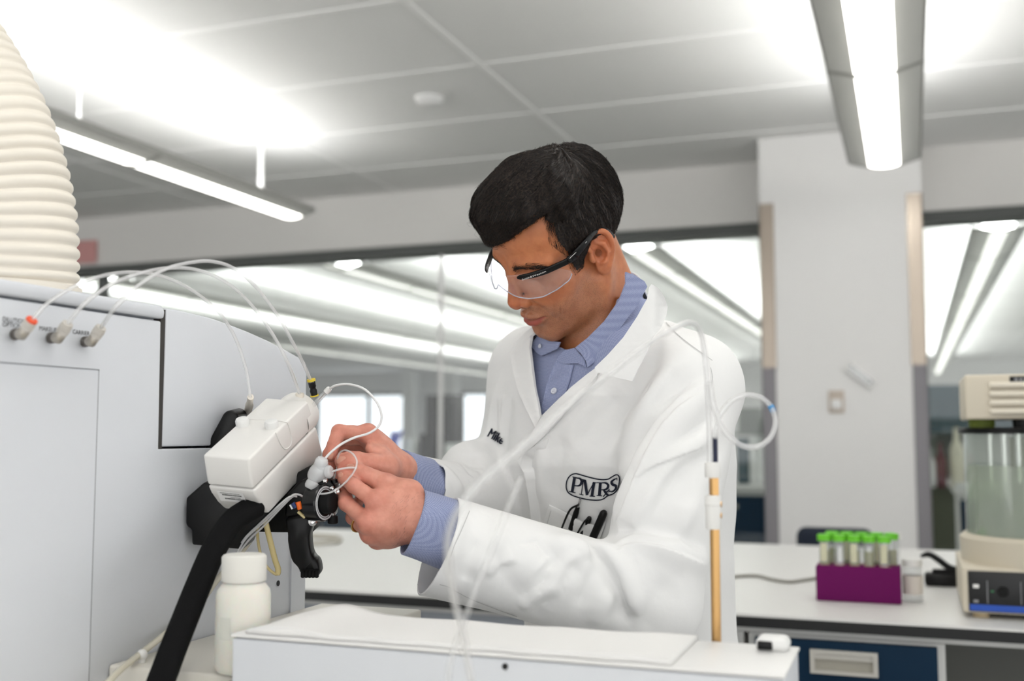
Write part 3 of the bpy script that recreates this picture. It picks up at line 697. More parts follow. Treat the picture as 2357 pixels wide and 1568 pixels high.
# ------------------------------------------------------------ the person: assembled
from mathutils.geometry import delaunay_2d_cdt
def cloth_mat(name, col, weave=1400.0, rough=.85, two=None):
    m = bpy.data.materials.new(name); m.use_nodes = True; nt = m.node_tree; b = nt.nodes['Principled BSDF']; c = srgb(col)+(1,)
    b.inputs['Base Color'].default_value = c; b.inputs['Roughness'].default_value = rough; b.inputs['Specular IOR Level'].default_value = .25; b.inputs['Sheen Weight'].default_value = .15
    tc = nt.nodes.new('ShaderNodeTexCoord'); n = nt.nodes.new('ShaderNodeTexNoise'); n.inputs['Scale'].default_value = weave; n.inputs['Detail'].default_value = 1
    nt.links.new(tc.outputs['Object'], n.inputs['Vector'])
    bp = nt.nodes.new('ShaderNodeBump'); bp.inputs['Strength'].default_value = .12; bp.inputs['Distance'].default_value = .0006
    n3 = nt.nodes.new('ShaderNodeTexNoise'); n3.inputs['Scale'].default_value = 38; n3.inputs['Detail'].default_value = 2; nt.links.new(tc.outputs['Object'], n3.inputs['Vector'])
    b2 = nt.nodes.new('ShaderNodeBump'); b2.inputs['Strength'].default_value = .35; b2.inputs['Distance'].default_value = .004
    nt.links.new(n3.outputs['Fac'], b2.inputs['Height']); nt.links.new(b2.outputs['Normal'], bp.inputs['Normal'])
    nt.links.new(n.outputs['Fac'], bp.inputs['Height']); nt.links.new(bp.outputs['Normal'], b.inputs['Normal'])
    if two:
        ck = nt.nodes.new('ShaderNodeTexChecker'); ck.inputs['Scale'].default_value = two[1]; ck.inputs[1].default_value = c; ck.inputs[2].default_value = srgb(two[0])+(1,)
        mp = nt.nodes.new('ShaderNodeMapping'); mp.inputs['Rotation'].default_value = (.6, .5, .7)
        nt.links.new(tc.outputs['Object'], mp.inputs[0]); nt.links.new(mp.outputs[0], ck.inputs[0]); nt.links.new(ck.outputs[0], b.inputs['Base Color'])
    MATS[name] = m; return m
M_coat = cloth_mat('coat_cloth', '#f3f3f2', 1200)
M_shirt = cloth_mat('shirt_cloth', '#8791b6', 1600, .85, ('#a4accb', 640.0))
M_trouser = cloth_mat('trouser_cloth', '#3a3d46', 900)
M_ink = mat('navy_thread', '#151a2c', .8)
M_black = mat('black_plastic', '#060607', .35, spec=.35)
M_blackm = mat('black_matte', '#0a0a0b', .6, spec=.3)
M_wht = mat('white_shell', '#ecebe8', .42)
M_chrome = mat('chrome', '#d8d8d8', .15, 1.0)

def clip_open(v, q, fo):
    """drop the faces inside the openings and pull the rim onto the cut line"""
    o = fn_chunks(fo, v); keep = (o[q] > 0).any(1); q = q[keep]
    used = np.zeros(len(v), bool); used[q.ravel()] = True; rim = used & (o <= 0)
    for _ in range(5):
        o = fo(v[rim]); g = np.stack([(fo(v[rim]+np.eye(3)[i]*5e-4)-fo(v[rim]-np.eye(3)[i]*5e-4))/1e-3 for i in range(3)], 1)
        gn = np.maximum((g*g).sum(1), .1); v[rim] -= np.clip(o/gn, -.008, .008)[:, None]*g
    e = np.concatenate([q[:, [0, 1]], q[:, [1, 2]], q[:, [2, 3]], q[:, [3, 0]]]); ks = np.sort(e, 1); kk = ks[:, 0].astype(np.int64)*len(v)+ks[:, 1]; u, c = np.unique(kk, return_counts=True); u = u[c == 1]; be = np.stack([u//len(v), u % len(v)], 1); be = np.concatenate([be, be[:, ::-1]]); dg = np.bincount(be[:, 0], minlength=len(v)); bv = dg > 0
    for _ in range(8):      # even out the rim along its own line
        mn = np.stack([np.bincount(be[:, 0], weights=v[be[:, 1], k], minlength=len(v)) for k in range(3)], 1)/np.maximum(dg, 1)[:, None]; v[bv] = v[bv]*.5+mn[bv]*.5
    ix = np.full(len(v), -1); ix[used] = np.arange(used.sum()); return v[used], ix[q]
def relax_mesh(v, q, n=3, w=.5):
    e = np.concatenate([q[:, [0, 1]], q[:, [1, 2]], q[:, [2, 3]], q[:, [3, 0]]]); e = np.concatenate([e, e[:, ::-1]]); deg = np.maximum(np.bincount(e[:, 0], minlength=len(v)), 1)
    for _ in range(n): v = v*(1-w)+w*np.stack([np.bincount(e[:, 0], weights=v[e[:, 1], k], minlength=len(v)) for k in range(3)], 1)/deg[:, None]
    return v
def march2(fn, px, py, off=0.0, d0=.9, full=False):
    """as march, but a ray that just misses stops at its nearest approach"""
    px = np.asarray(px, float); py = np.asarray(py, float)
    dr = FW[None]+RT[None]*((px-CX)/FPX)[:, None]+UP[None]*((CY-py)/FPX)[:, None]; L = np.linalg.norm(dr, axis=1)
    t = np.full(len(px), d0); best = t.copy(); bd = np.full(len(px), 9.0)
    for _ in range(80):
        d = fn(CAM+dr*t[:, None])-off; m = d < bd; bd[m] = d[m]; best[m] = t[m]; go = (d > 2e-4) & (t < 2.3) & ((d < bd+.02) | (bd > .012)); t = np.where(go, t+np.maximum(d*.8, 4e-4)/L, t)
    if full: return dr, best, bd < 1e-3
    return CAM+dr*best[:, None]
def sheet(name, poly, fn, off, th, m, parent, step=5.0, lift=None, d0=.9, relax=3):
    """a piece of cloth lying on a surface: outline in photo pixels, own thickness"""
    pts = []
    n = len(poly)
    for i in range(n):
        a = V(*poly[i]); b = V(*poly[(i+1) % n]); k = max(1, int(np.linalg.norm(b-a)/step))
        pts += [a+(b-a)*j/k for j in range(k)]
    nb = len(pts); P2 = np.array(pts); lo = P2.min(0); hi = P2.max(0)
    g = np.array([(x+(step/2 if int((y-lo[1])/step) % 2 else 0), y) for y in np.arange(lo[1], hi[1], step*.9) for x in np.arange(lo[0], hi[0], step)])
    sd = d_polygon(g, P2); g = g[sd < -step*.55]
    allp = [Vector(q) for q in P2]+[Vector(q) for q in g]
    vo, _e, fo, *_ = delaunay_2d_cdt(allp, [(i, (i+1) % nb) for i in range(nb)], [], 1, 1e-4)
    vo = np.array([tuple(q) for q in vo]); fo = np.array([tuple(f) for f in fo if len(f) == 3])
    o_ = off if lift is None else off+lift(vo)
    dr, t, hit = march2(fn, vo[:, 0], vo[:, 1], o_, d0, True)
    ee = np.concatenate([fo[:, [0, 1]], fo[:, [1, 2]], fo[:, [2, 0]], fo[:, [1, 0]], fo[:, [2, 1]], fo[:, [0, 2]]]); deg = np.bincount(ee[:, 0], minlength=len(vo))
    def nb_mean(x): return np.bincount(ee[:, 0], weights=x[ee[:, 1]], minlength=len(vo))/np.maximum(deg, 1)
    if (~hit).any():
        t = np.where(hit, t, t[hit].mean())
        for _ in range(60): t = np.where(hit, t, nb_mean(t))
    for _ in range(relax): t = t*.5+nb_mean(t)*.5
    top = CAM+dr*t[:, None]; nrm = sdf_grad(fn, top, .004)
    for _ in range(4): nrm = np.stack([nb_mean(nrm[:, i]) for i in range(3)], 1)
    nrm /= np.linalg.norm(nrm, axis=1)[:, None]+1e-9
    bot = top-nrm*th
    e = np.concatenate([fo[:, [0, 1]], fo[:, [1, 2]], fo[:, [2, 0]]]); key = np.sort(e, 1); kk = key[:, 0]*len(vo)+key[:, 1]; u, inv, cnt = np.unique(kk, return_inverse=True, return_counts=True); be = e[cnt[inv] == 1]
    N = len(vo); b = MB(); a0, a1, a2 = top[fo[0]]; fl = np.cross(a1-a0, a2-a0)@nrm[fo[0][0]] < 0
    F = fo[:, ::-1] if fl else fo; be = be[:, ::-1] if fl else be
    vs = np.concatenate([top, bot]); fs = [tuple(f) for f in F]+[tuple(f[::-1]+N) for f in F]
    b.add(vs, fs, True)
    for i, j in be: b.add([top[i], top[j], bot[j], bot[i]], [(1, 0, 3, 2)], False)
    return b.build(name, m, parent)
def ribbon(b, pts, wid, fn, off, nsub=5, closed=False):
    """stitched stroke on the cloth: centre line and widths in photo pixels"""
    p = np.array(catmull([V(*q) for q in pts], nsub, closed)) if len(pts) > 2 else np.array([V(*q) for q in pts])
    n = len(p); w = np.interp(np.linspace(0, 1, n), np.linspace(0, 1, len(wid)), wid) if hasattr(wid, '__len__') else np.full(n, wid)
    if closed: t = np.roll(p, -1, 0)-np.roll(p, 1, 0)
    else: t = np.gradient(p, axis=0)
    t /= np.linalg.norm(t, axis=1)[:, None]+1e-9; nn = np.stack([-t[:, 1], t[:, 0]], 1)
    l = p+nn*w[:, None]/2; r = p-nn*w[:, None]/2; q = np.concatenate([l, r]); s = march2(fn, q[:, 0], q[:, 1], off)
    k = n if closed else n-1
    b.add(s, [(i, (i+1) % n, n+(i+1) % n, n+i) for i in range(k)], True)

BASE = (float(PELV[0]), float(PELV[1]), 0.0)
man = thing('person', 'man in a white lab coat bending over tubing held in both hands', 'person', BASE)
# body: one surface from the head to the fingertips
_v, _q = sdf_mesh(f_skin, np.minimum(_tb.min(0), HO-.13)-.12, np.maximum(_tb.max(0), HO+.17)+.05, BODY_H)
def skin_material():
    m = bpy.data.materials.new('skin'); m.use_nodes = True; nt = m.node_tree; b = nt.nodes['Principled BSDF']
    at = nt.nodes.new('ShaderNodeVertexColor'); at.layer_name = 'tint'; tc = nt.nodes.new('ShaderNodeTexCoord')
    n = nt.nodes.new('ShaderNodeTexNoise'); n.inputs['Scale'].default_value = 90; n.inputs['Detail'].default_value = 4; nt.links.new(tc.outputs['Object'], n.inputs['Vector'])
    mx = nt.nodes.new('ShaderNodeMix'); mx.data_type = 'RGBA'; mx.blend_type = 'MULTIPLY'; mx.inputs[0].default_value = 1
    rp = nt.nodes.new('ShaderNodeValToRGB'); rp.color_ramp.elements[0].position = .3; rp.color_ramp.elements[0].color = (.84, .78, .76, 1); rp.color_ramp.elements[1].position = .7; rp.color_ramp.elements[1].color = (1, 1, 1, 1)
    nt.links.new(n.outputs['Fac'], rp.inputs[0]); nt.links.new(at.outputs['Color'], mx.inputs[6]); nt.links.new(rp.outputs[0], mx.inputs[7])
    # stubble: fine dark dots where the alpha of the tint says so
    vo = nt.nodes.new('ShaderNodeTexVoronoi'); vo.inputs['Scale'].default_value = 620; nt.links.new(tc.outputs['Object'], vo.inputs['Vector'])
    r2 = nt.nodes.new('ShaderNodeValToRGB'); r2.color_ramp.elements[0].position = .12; r2.color_ramp.elements[0].color = (1, 1, 1, 1); r2.color_ramp.elements[1].position = .42; r2.color_ramp.elements[1].color = (0, 0, 0, 1)
    nt.links.new(vo.outputs['Distance'], r2.inputs[0]); mu = nt.nodes.new('ShaderNodeMath'); mu.operation = 'MULTIPLY'; nt.links.new(r2.outputs[0], mu.inputs[0]); nt.links.new(at.outputs['Alpha'], mu.inputs[1])
    m2 = nt.nodes.new('ShaderNodeMix'); m2.data_type = 'RGBA'; m2.inputs[7].default_value = (.045, .035, .03, 1); nt.links.new(mu.outputs[0], m2.inputs[0]); nt.links.new(mx.outputs[2], m2.inputs[6])
    nt.links.new(m2.outputs[2], b.inputs['Base Color']); b.inputs['Roughness'].default_value = .42; b.inputs['Specular IOR Level'].default_value = .45
    b.inputs['Subsurface Weight'].default_value = .25; b.inputs['Subsurface Radius'].default_value = (1, .35, .2); b.inputs['Subsurface Scale'].default_value = .004
    n4 = nt.nodes.new('ShaderNodeTexNoise'); n4.inputs['Scale'].default_value = 420; n4.inputs['Detail'].default_value = 3; nt.links.new(tc.outputs['Object'], n4.inputs['Vector'])
    bp = nt.nodes.new('ShaderNodeBump'); bp.inputs['Strength'].default_value = .25; bp.inputs['Distance'].default_value = .0008; nt.links.new(n4.outputs['Fac'], bp.inputs['Height']); nt.links.new(bp.outputs['Normal'], b.inputs['Normal'])
    return m
body = sdf_object('body', _v, _q, skin_material(), man)
def skin_tint(v):
    h = (v-HO)@HR; x = np.abs(h[:, 0]); y = h[:, 1]; z = h[:, 2]
    c = np.tile(np.array(srgb('#c98055')), (len(v), 1)); al = np.zeros(len(v))
    def mix(w, col): nonlocal c; w = np.clip(w, 0, 1)[:, None]; c = c*(1-w)+np.array(srgb(col))*w
    hand = np.minimum(G_HL(v), G_HR(v)) < .004
    if hand.any():
        mix(hand*1.0, '#e3a08b')
        for H in (HAND_L, HAND_R):
            for f in H['f']:
                for j, s_ in ((f[0], .014), (f[1], .011), (f[2], .009), (f[3], .012)): mix(.55*np.exp(-(np.linalg.norm(v-j, axis=1)/s_)**2)*hand, '#d66f62')
            for j in H['th'][1:]: mix(.5*np.exp(-(np.linalg.norm(v-j, axis=1)/.012)**2)*hand, '#d66f62')
    head = np.linalg.norm(v-HO, axis=1) < .22
    g = lambda a, b_, c_, s_: np.exp(-(((x-a)/s_[0])**2+((y-b_)/s_[1])**2+((z-c_)/s_[2])**2))*head
    mix(.45*g(0, .112, -.022, (.014, .016, .014)), '#c8664a'); mix(.30*g(.045, .07, -.02, (.02, .02, .018)), '#c87050')
    mix(.5*g(.08, -.015, .01, (.018, .026, .04)), '#d9805e')
    # beard shadow
    a_ = np.clip((-.012-z-.25*(y-.03))/.02, 0, 1)*np.clip((y+.004)/.02, 0, 1)*np.clip((z+.135)/.02, 0, 1)
    front = np.clip((y-.075)/.012, 0, 1); a_ = a_*(1-front)+front*np.clip((-.034-z)/.006, 0, 1); a_ *= head
    mix(.34*a_, '#937a6a'); al = np.maximum(al, .52*a_)
    lip = np.minimum(d_chain(np.stack([x, y, z], 1), [V(0, .1025, -.0562), V(.008, .1015, -.0555), V(.016, .096, -.0572), V(.0255, .0850, -.0578)], [.0040, .0038, .0032, .0012]),
                     d_chain(np.stack([x, y, z], 1), [V(0, .101, -.0668), V(.010, .099, -.0662), V(.019, .0925, -.0622), V(.0255, .0850, -.0585)], [.0056, .0052, .0038, .0012]))
    lw = np.clip(.5-lip/.0022, 0, 1)*head; mix(lw*.85, '#ab5148'); al *= (1-lw)
    return np.concatenate([c, al[:, None]], 1)
vcol(body.data, 'tint', skin_tint(_v))
# ---- hair
def hair_T(h):
    """thickness of the hair over the scalp, in head coordinates"""
    x, y, z = h[:, 0], h[:, 1], h[:, 2]; ax_ = np.abs(x)
    side = np.array([(.038, .105), (.044, .096), (.047, .084), (.0540, .072), (.0565, .057), (.048, .042), (.0400, .0255), (.0410, .010), (.0385, -.008), (.0150, -.0105), (.0110, .006), (-.002, .026), (-.028, .022), (-.046, -.018), (-.052, -.050), (-.15, -.058), (-.15, .22), (.02, .22)])
    sd = -d_polygon(np.stack([y, z], 1), side)
    zf = np.interp(x, [-.075, -.05, -.03, 0, .0255, .04, .0485, .056, .066], [.056, .059, .063, .072, .081, .0885, .0935, .097, .103])
    fr = np.where(y > -.03, z-zf, -1.0)
    w = np.maximum(np.minimum(sd, .05), fr)
    tm = .0085+.016*np.clip((z-.085)/.03, 0, 1)*np.clip((y+.05)/.05, .25, 1)
    tm = tm+.005*np.clip((z-.068)/.02, 0, 1)*np.clip((.03-x)/.05, 0, 1)*np.clip((y-.02)/.04, 0, 1)
    tm = np.where((ax_ > .05) & (z < .085), np.clip(.0022+.0075*np.clip((.055-y)/.05, 0, 1)*np.clip((z+.02)/.05, .25, 1), .0015, .0095), tm)
    tm = tm*np.clip((.05+z*1.2+.02)/.05, .3, 1)
    rise = np.clip(w/np.where(fr > sd, .0045, np.where(z < .03, .006, .011)), -1, 1)
    return tm*np.where(w > 0, np.sqrt(np.clip(rise, 0, 1)), 0)+np.where(w < 0, -np.minimum(-w, .004)-.001, 0)
def f_hair(p):
    h = (p-HO)@HR; d = f_head(h, ears=False); m = d < .05
    if m.any():
        hm = h[m]; t = hair_T(hm); cx = hm-V(.006, -.058, .13); ph = np.arctan2(cx[:, 0], cx[:, 1]); rr = np.linalg.norm(cx, axis=1)
        wv = (.0016*np.sin(ph*15+28*rr+1.5*np.sin(ph*5+60*rr))+.0010*np.sin(ph*34-40*rr))*np.clip((hm[:, 2]-.05)/.04, .15, 1)
        d[m] -= t+np.where(t > .004, wv, 0)
    return d
G_HAIR = Group(f_hair, HO+HR@V(0, 0, .04)-.15, HO+HR@V(0, 0, .04)+.15, 0.0)
hv, hq = sdf_mesh(G_HAIR, G_HAIR.lo, G_HAIR.hi, HAIR_H, newton=1)
_hh = (hv-HO)@HR; ok_ = hair_T(_hh) > np.where(_hh[:, 2] < .09, .0032, .0016); hq0 = hq[(hair_T((hv-HO)@HR) > -.0005)[hq].any(1)]; keep = ok_[hq].all(1); hq = hq[keep]
def hair_material():
    m = bpy.data.materials.new('hair'); m.use_nodes = True; nt = m.node_tree; b = nt.nodes['Principled BSDF']
    tc = nt.nodes.new('ShaderNodeTexCoord'); n = nt.nodes.new('ShaderNodeTexNoise'); n.inputs['Scale'].default_value = 330; nt.links.new(tc.outputs['Object'], n.inputs['Vector']); rp = nt.nodes.new('ShaderNodeValToRGB')
    rp.color_ramp.elements[0].position = .42; rp.color_ramp.elements[0].color = srgb('#130e0c')+(1,); rp.color_ramp.elements[1].position = .72; rp.color_ramp.elements[1].color = srgb('#3d312a')+(1,); nt.links.new(n.outputs['Fac'], rp.inputs[0]); nt.links.new(rp.outputs[0], b.inputs['Base Color'])
    b.inputs['Base Color'].default_value = srgb('#17110e')+(1,); b.inputs['Roughness'].default_value = .5; b.inputs['Specular IOR Level'].default_value = .38; MATS['hair'] = m; return m
M_hair = hair_material()
def strands(n, seed, vv, length, lift, rad):
    rg = np.random.default_rng(seed); root = vv[rg.integers(0, len(vv), n)]+rg.normal(0, .0012, (n, 3)); h = (root-HO)@HR; T = hair_T(h); s_ = T > .0006; root = root[s_]; h = h[s_]; T = T[s_]; n = len(root)
    L = length*np.clip(T/.016, .22, 1.2)*rg.uniform(.6, 1.2, n); k = 7; P_ = [root]; fl = rg.uniform(-.35, .35, n); li = np.abs(rg.normal(0, lift, n))
    p = root.copy()
    for i in range(k-1):
        h = (p-HO)@HR; c = h-V(.006, -.058, .13); rad_ = c/(np.linalg.norm(c, axis=1)[:, None]+1e-9); top = np.clip((h[:, 2]-.075)/.03, 0, 1)*np.clip((h[:, 1]+.06)/.04, 0, 1)
        sw = np.stack([-.55+.9*(h[:, 0] > .035)*0, np.full(n, .75), np.full(n, -.35)], 1)
        dn = np.stack([np.zeros(n), np.full(n, -.45), np.full(n, -1.0)], 1)
        f = rad_*.8+sw*top[:, None]*1.1+dn*(1-top)[:, None]*.7
        sp = np.cross(rad_, V(0, 0, 1)); f += sp*fl[:, None]+sp*(.35*np.sin(h[:, 1]*70+h[:, 0]*40+fl*3))[:, None]*top[:, None]
        f = f@HR.T; g = sdf_grad(G_HAIR, p, .003); f -= g*(f*g).sum(1)[:, None]; f /= np.linalg.norm(f, axis=1)[:, None]+1e-9
        p = p+f*(L/(k-1))[:, None]; d = G_HAIR(p); tgt = .0006+li*((i+1)/(k-1))**2; p = p-(np.clip(d-tgt, -.004, .004))[:, None]*g*.8; P_.append(p)
    S = np.stack(P_, 1); t = np.gradient(S, axis=1); t /= np.linalg.norm(t, axis=2)[:, :, None]+1e-9
    a = np.cross(t, V(.3, .2, .9)); a /= np.linalg.norm(a, axis=2)[:, :, None]+1e-9; b = np.cross(t, a); r = rad*np.linspace(1, .35, k)[None, :, None]*rg.uniform(.7, 1.3, n)[:, None, None]
    vs = np.stack([S+(a*math.cos(w)+b*math.sin(w))*r for w in (0, 2.094, 4.189)], 2)       # n, k, 3, xyz
    base = (np.arange(n)[:, None, None]*k+np.arange(k-1)[None, :, None])*3; j = np.arange(3)[None, None, :]; j2 = (j+1) % 3
    q = np.stack([base+j, base+j2, base+3+j2, base+3+j], -1).reshape(-1, 4); return vs.reshape(-1, 3), q
s1v, s1q = strands(HAIR_N, 3, hv[np.unique(hq0)], .042, .0012, .00027)
hair = sdf_object('hair', np.concatenate([hv, s1v]), np.concatenate([hq, s1q+len(hv)]), M_hair, man)
# eyebrows and lashes
for sx in (1, -1):
    path = [V(sx*x, y, z) for x, y, z in ((.012, .0975, .0305), (.024, .0955, .0345), (.038, .0900, .0372), (.050, .0800, .0345), (.060, .0690, .0290))]
    path = np.array(catmull(path, 10)); b = MB(); rg = np.random.default_rng(5+sx)
    for _ in range(560):
        i = rg.integers(0, len(path)-2); o = path[i]+rg.normal(0, [.0005, .0003, .0032 if i < 28 else .0020]); d = unit(path[min(i+6, len(path)-1)]-path[max(i-2, 0)])+V(0, 0, .35*(1-i/40)+rg.normal(0, .1))
        p0 = hw(*o); e = f_head((p0[None]-HO)@HR, False)[0]; g = sdf_grad(G_HEAD, p0[None], .001)[0]; p0 = p0-g*e; d = HR@unit(d); d = unit(d-g*(d@g)); l = rg.uniform(.004, .008)
        b.tube([p0, p0+d*l*.5+g*.0009, p0+d*l+g*.0006], [.00013, .00012, .00005], 3, False)
    b.build('eyebrow', M_hair, man)

# ------------------------------------------------------------ clothes
def cloth_object(name, fn, lo, hi, h, m, parent, fo=None, th=.0022, newton=2):
    v, q = sdf_mesh(fn, lo, hi, h, newton, slack=.03 if name == 'lab_coat' else 0)
    if name == 'lab_coat': v = relax_mesh(v, q, 3)
    if fo is not None: v, q = clip_open(v, q, fo)
    o = sdf_object(name, v, q, m, parent); md = o.modifiers.new('thickness', 'SOLIDIFY'); md.thickness = th; md.offset = -1.0; md.use_rim = True
    return o
coat = cloth_object('lab_coat', f_coat1, COAT_LO, COAT_HI, COAT_H, M_coat, man, f_openings, .0025, 1)
coat['label'] = 'white lab coat'
def f_shirt_open(p):
    c = d_cap(p, NECK+V(0, 0, -.06), hw(0, .00, -.05), .066, .066)
    return np.minimum(c, p[:, 2]-.98)
SH_LO, SH_HI = COAT_LO.copy(), COAT_HI.copy(); SH_LO[2] = .95
shirt = cloth_object('shirt', f_shirt0, SH_LO, SH_HI, .005, M_shirt, man, f_shirt_open, .002, 1); shirt['label'] = 'pale blue button-down shirt'
for c_, r0, r1 in ((CUL, .0415, .045), (CUR, .036, .039)):
    a, b_ = c_; ax_ = unit(b_-a); A_, B_, _c = frame_of(ax_); L_ = np.linalg.norm(b_-a); vs = []; fs = []; n = 72; K = 14
    for i in range(K+1):
        for j in range(n):
            w = 2*math.pi*j/n; r = r0+(r1-r0)*i/K+.0012*math.sin(3*w+1+i*.2)+.0008*math.sin(5*w+.3*i)
            vs.append(a+ax_*L_*i/K+(A_*math.cos(w)+B_*math.sin(w))*r)
    for i in range(K):
        for j in range(n): fs.append((i*n+j, i*n+(j+1) % n, (i+1)*n+(j+1) % n, (i+1)*n+j))
    b = MB(); b.add(vs, fs, True); o = b.build('cuff', M_shirt, shirt); md = o.modifiers.new('thickness', 'SOLIDIFY'); md.thickness = .0028; md.offset = 0
# collar stand: a ring round the neck, open in front
NKA = unit(hw(0, -.03, -.02)-NECK)
def neck_ring(name, r0, r1, z0, z1, m, parent, gap=38, th=.0025, n=60, cen=None, tilt=0):
    c = (NECK if cen is None else cen); f = unit(TF-NKA*(TF@NKA)); l = np.cross(NKA, f); vs = []; fs = []; K = 6
    for i in range(K+1):
        t = i/K
        for j in range(n+1):
            w = math.radians(gap+(360-2*gap)*j/n); back = (1-math.cos(w))/2; r = r0+(r1-r0)*t
            vs.append(c+NKA*(z0+(z1-z0)*t+tilt*back)+(f*math.cos(w)*1.02+l*math.sin(w))*r)
    for i in range(K):
        for j in range(n): fs.append((i*(n+1)+j, i*(n+1)+j+1, (i+1)*(n+1)+j+1, (i+1)*(n+1)+j))
    b = MB(); b.add(vs, fs, True); o = b.build(name, m, parent); md = o.modifiers.new('thickness', 'SOLIDIFY'); md.thickness = th; md.offset = 0; return o
neck_ring('collar_stand', .070, .066, -.030, .030, M_shirt, shirt, gap=30, tilt=.035)
# collar leaves, placket and button of the shirt
sheet('collar_leaf', [(1441, 626), (1462, 634), (1484, 648), (1490, 660), (1468, 702), (1430, 752), (1392, 802), (1366, 835), (1352, 846), (1349, 832), (1338, 815), (1324, 800), (1352, 778), (1390, 740), (1425, 692), (1441, 652)],
      f_collar0, 0.005, .0022, M_shirt, shirt, 5)
sheet('collar_leaf', [(1289, 788), (1268, 785), (1248, 779), (1236, 774), (1227, 787), (1225, 800), (1234, 812), (1246, 819), (1262, 812), (1282, 803)], f_collar0, .005, .0022, M_shirt, shirt, 4)
sheet('stand_tab', [(1322, 801), (1300, 806), (1286, 820), (1279, 832), (1300, 838), (1330, 836), (1350, 846), (1345, 826)], f_collar0, .003, .002, M_shirt, shirt, 4)
sheet('placket', [(1279, 832), (1266, 862), (1257, 890), (1248, 930), (1242, 962), (1262, 950), (1288, 922), (1302, 905), (1310, 880), (1320, 840), (1300, 838)], f_shirt0, .0035, .0015, M_shirt, shirt, 4)
def button(name, px, py, fn, r, m, parent, off=.003):
    p = march2(fn, [px], [py], off)[0]; g = sdf_grad(fn, p[None], .003)[0]; b = MB()
    b.lathe(p-g*.001, g, [(r*.6, 0), (r, .0006), (r, .0020), (r*.86, .0026), (r*.72, .0020), (0, .0019)], 24, False)
    o = b.build(name, m, parent); A_, B_, _ = frame_of(g); h = MB()
    for sx in (-1, 1):
        for sy in (-1, 1): h.cyl(p+g*.0006+(A_*sx+B_*sy)*r*.24, p+g*.0012+(A_*sx+B_*sy)*r*.24, r*.1, n=8)
    h.build('thread_holes', mat('thread_grey', '#8f94a6', .7), o); return o
M_button = mat('pearl_button', '#d7dbe6', .3)
button('shirt_button', 1275, 900, f_shirt0, .0052, M_button, shirt, .005)
button('shirt_button', 1243, 797, f_collar0, .0035, M_button, shirt, .0065)
# coat: lapels, collar, front edge, pocket, seams
sheet('lapel', [(1243, 964), (1274, 932), (1312, 893), (1350, 862), (1372, 846), (1378, 858), (1368, 872), (1352, 892), (1337, 910), (1300, 948), (1252, 1004), (1190, 1062), (1206, 1030), (1224, 998)],
      f_coat1, .0065, .0045, M_coat, coat, 5, lift=lambda v: -.004*np.clip((v[:, 1]-960)/100, 0, 1))
sheet('lapel', [(1243, 962), (1238, 930), (1230, 890), (1224, 850), (1218, 800), (1222, 772), (1208, 790), (1192, 808), (1175, 822), (1182, 860), (1192, 900), (1210, 940), (1232, 985)], f_coat1, .006, .0045, M_coat, coat, 5)
sheet('coat_collar', [(1499, 655), (1510, 664), (1521, 682), (1530, 706), (1526, 728), (1510, 765), (1490, 812), (1470, 850), (1457, 878), (1440, 874), (1415, 868), (1374, 857), (1371, 846), (1400, 818), (1436, 778), (1468, 730), (1490, 690), (1494, 662)],
      f_coatcollar0, .0075, .0045, M_coat, coat, 5)
sheet('coat_collar', [(1222, 772), (1232, 764), (1226, 752), (1210, 764), (1188, 786), (1170, 812), (1176, 822), (1194, 806)], f_coat1, .0085, .004, M_coat, coat, 4)
neck_ring('collar_band', .080, .073, -.035, .022, M_coat, coat, gap=125, tilt=.038)
sheet('front_edge', [(1190, 1060), (1206, 1090), (1214, 1130), (1222, 1190), (1228, 1262), (1262, 1262), (1254, 1190), (1248, 1130), (1246, 1080), (1262, 1010), (1225, 1030)], f_coatT, .0028, .0028, M_coat, coat, 6)
button('coat_button', 1216, 1107, f_coat1, .0068, mat('white_button', '#dedcdc', .25), coat, .0045)
pocket = sheet('breast_pocket', [(1263, 1163), (1300, 1180), (1316, 1190), (1341, 1202), (1366, 1210), (1383, 1207), (1396, 1198), (1386, 1225), (1372, 1260), (1366, 1290), (1236, 1290), (1240, 1248), (1251, 1205)],
      f_coatT, .0020, .0018, M_coat, coat, 5, lift=lambda v: .0075*np.exp(-((v[:, 0]-1345)/46)**2)*np.clip((1290-v[:, 1])/90, 0, 1))
b = MB()
for ln in ([(1533, 742), (1562, 772), (1598, 800), (1640, 830)], [(1636, 846), (1640, 872), (1634, 896)]): ribbon(b, ln, 1.6, f_coat1, .0012)
ribbon(b, [(1376, 860), (1372, 876), (1352, 900), (1336, 912)], 2.4, f_coat1, .0085)
ribbon(b, [(1081, 1176), (1071, 1200), (1058, 1230), (1046, 1256), (1038, 1282)], 1.8, f_coat1, .0012)
ribbon(b, [(1012, 1346), (1034, 1353), (1080, 1378), (1140, 1402), (1190, 1420)], 1.6, f_coat1, .0012)
ribbon(b, [(1268, 1176), (1258, 1210), (1246, 1250)], 1.2, f_coatT, .0045)
b.build('seam_stitching', mat('seam_thread', '#c9c9c8', .9), coat)
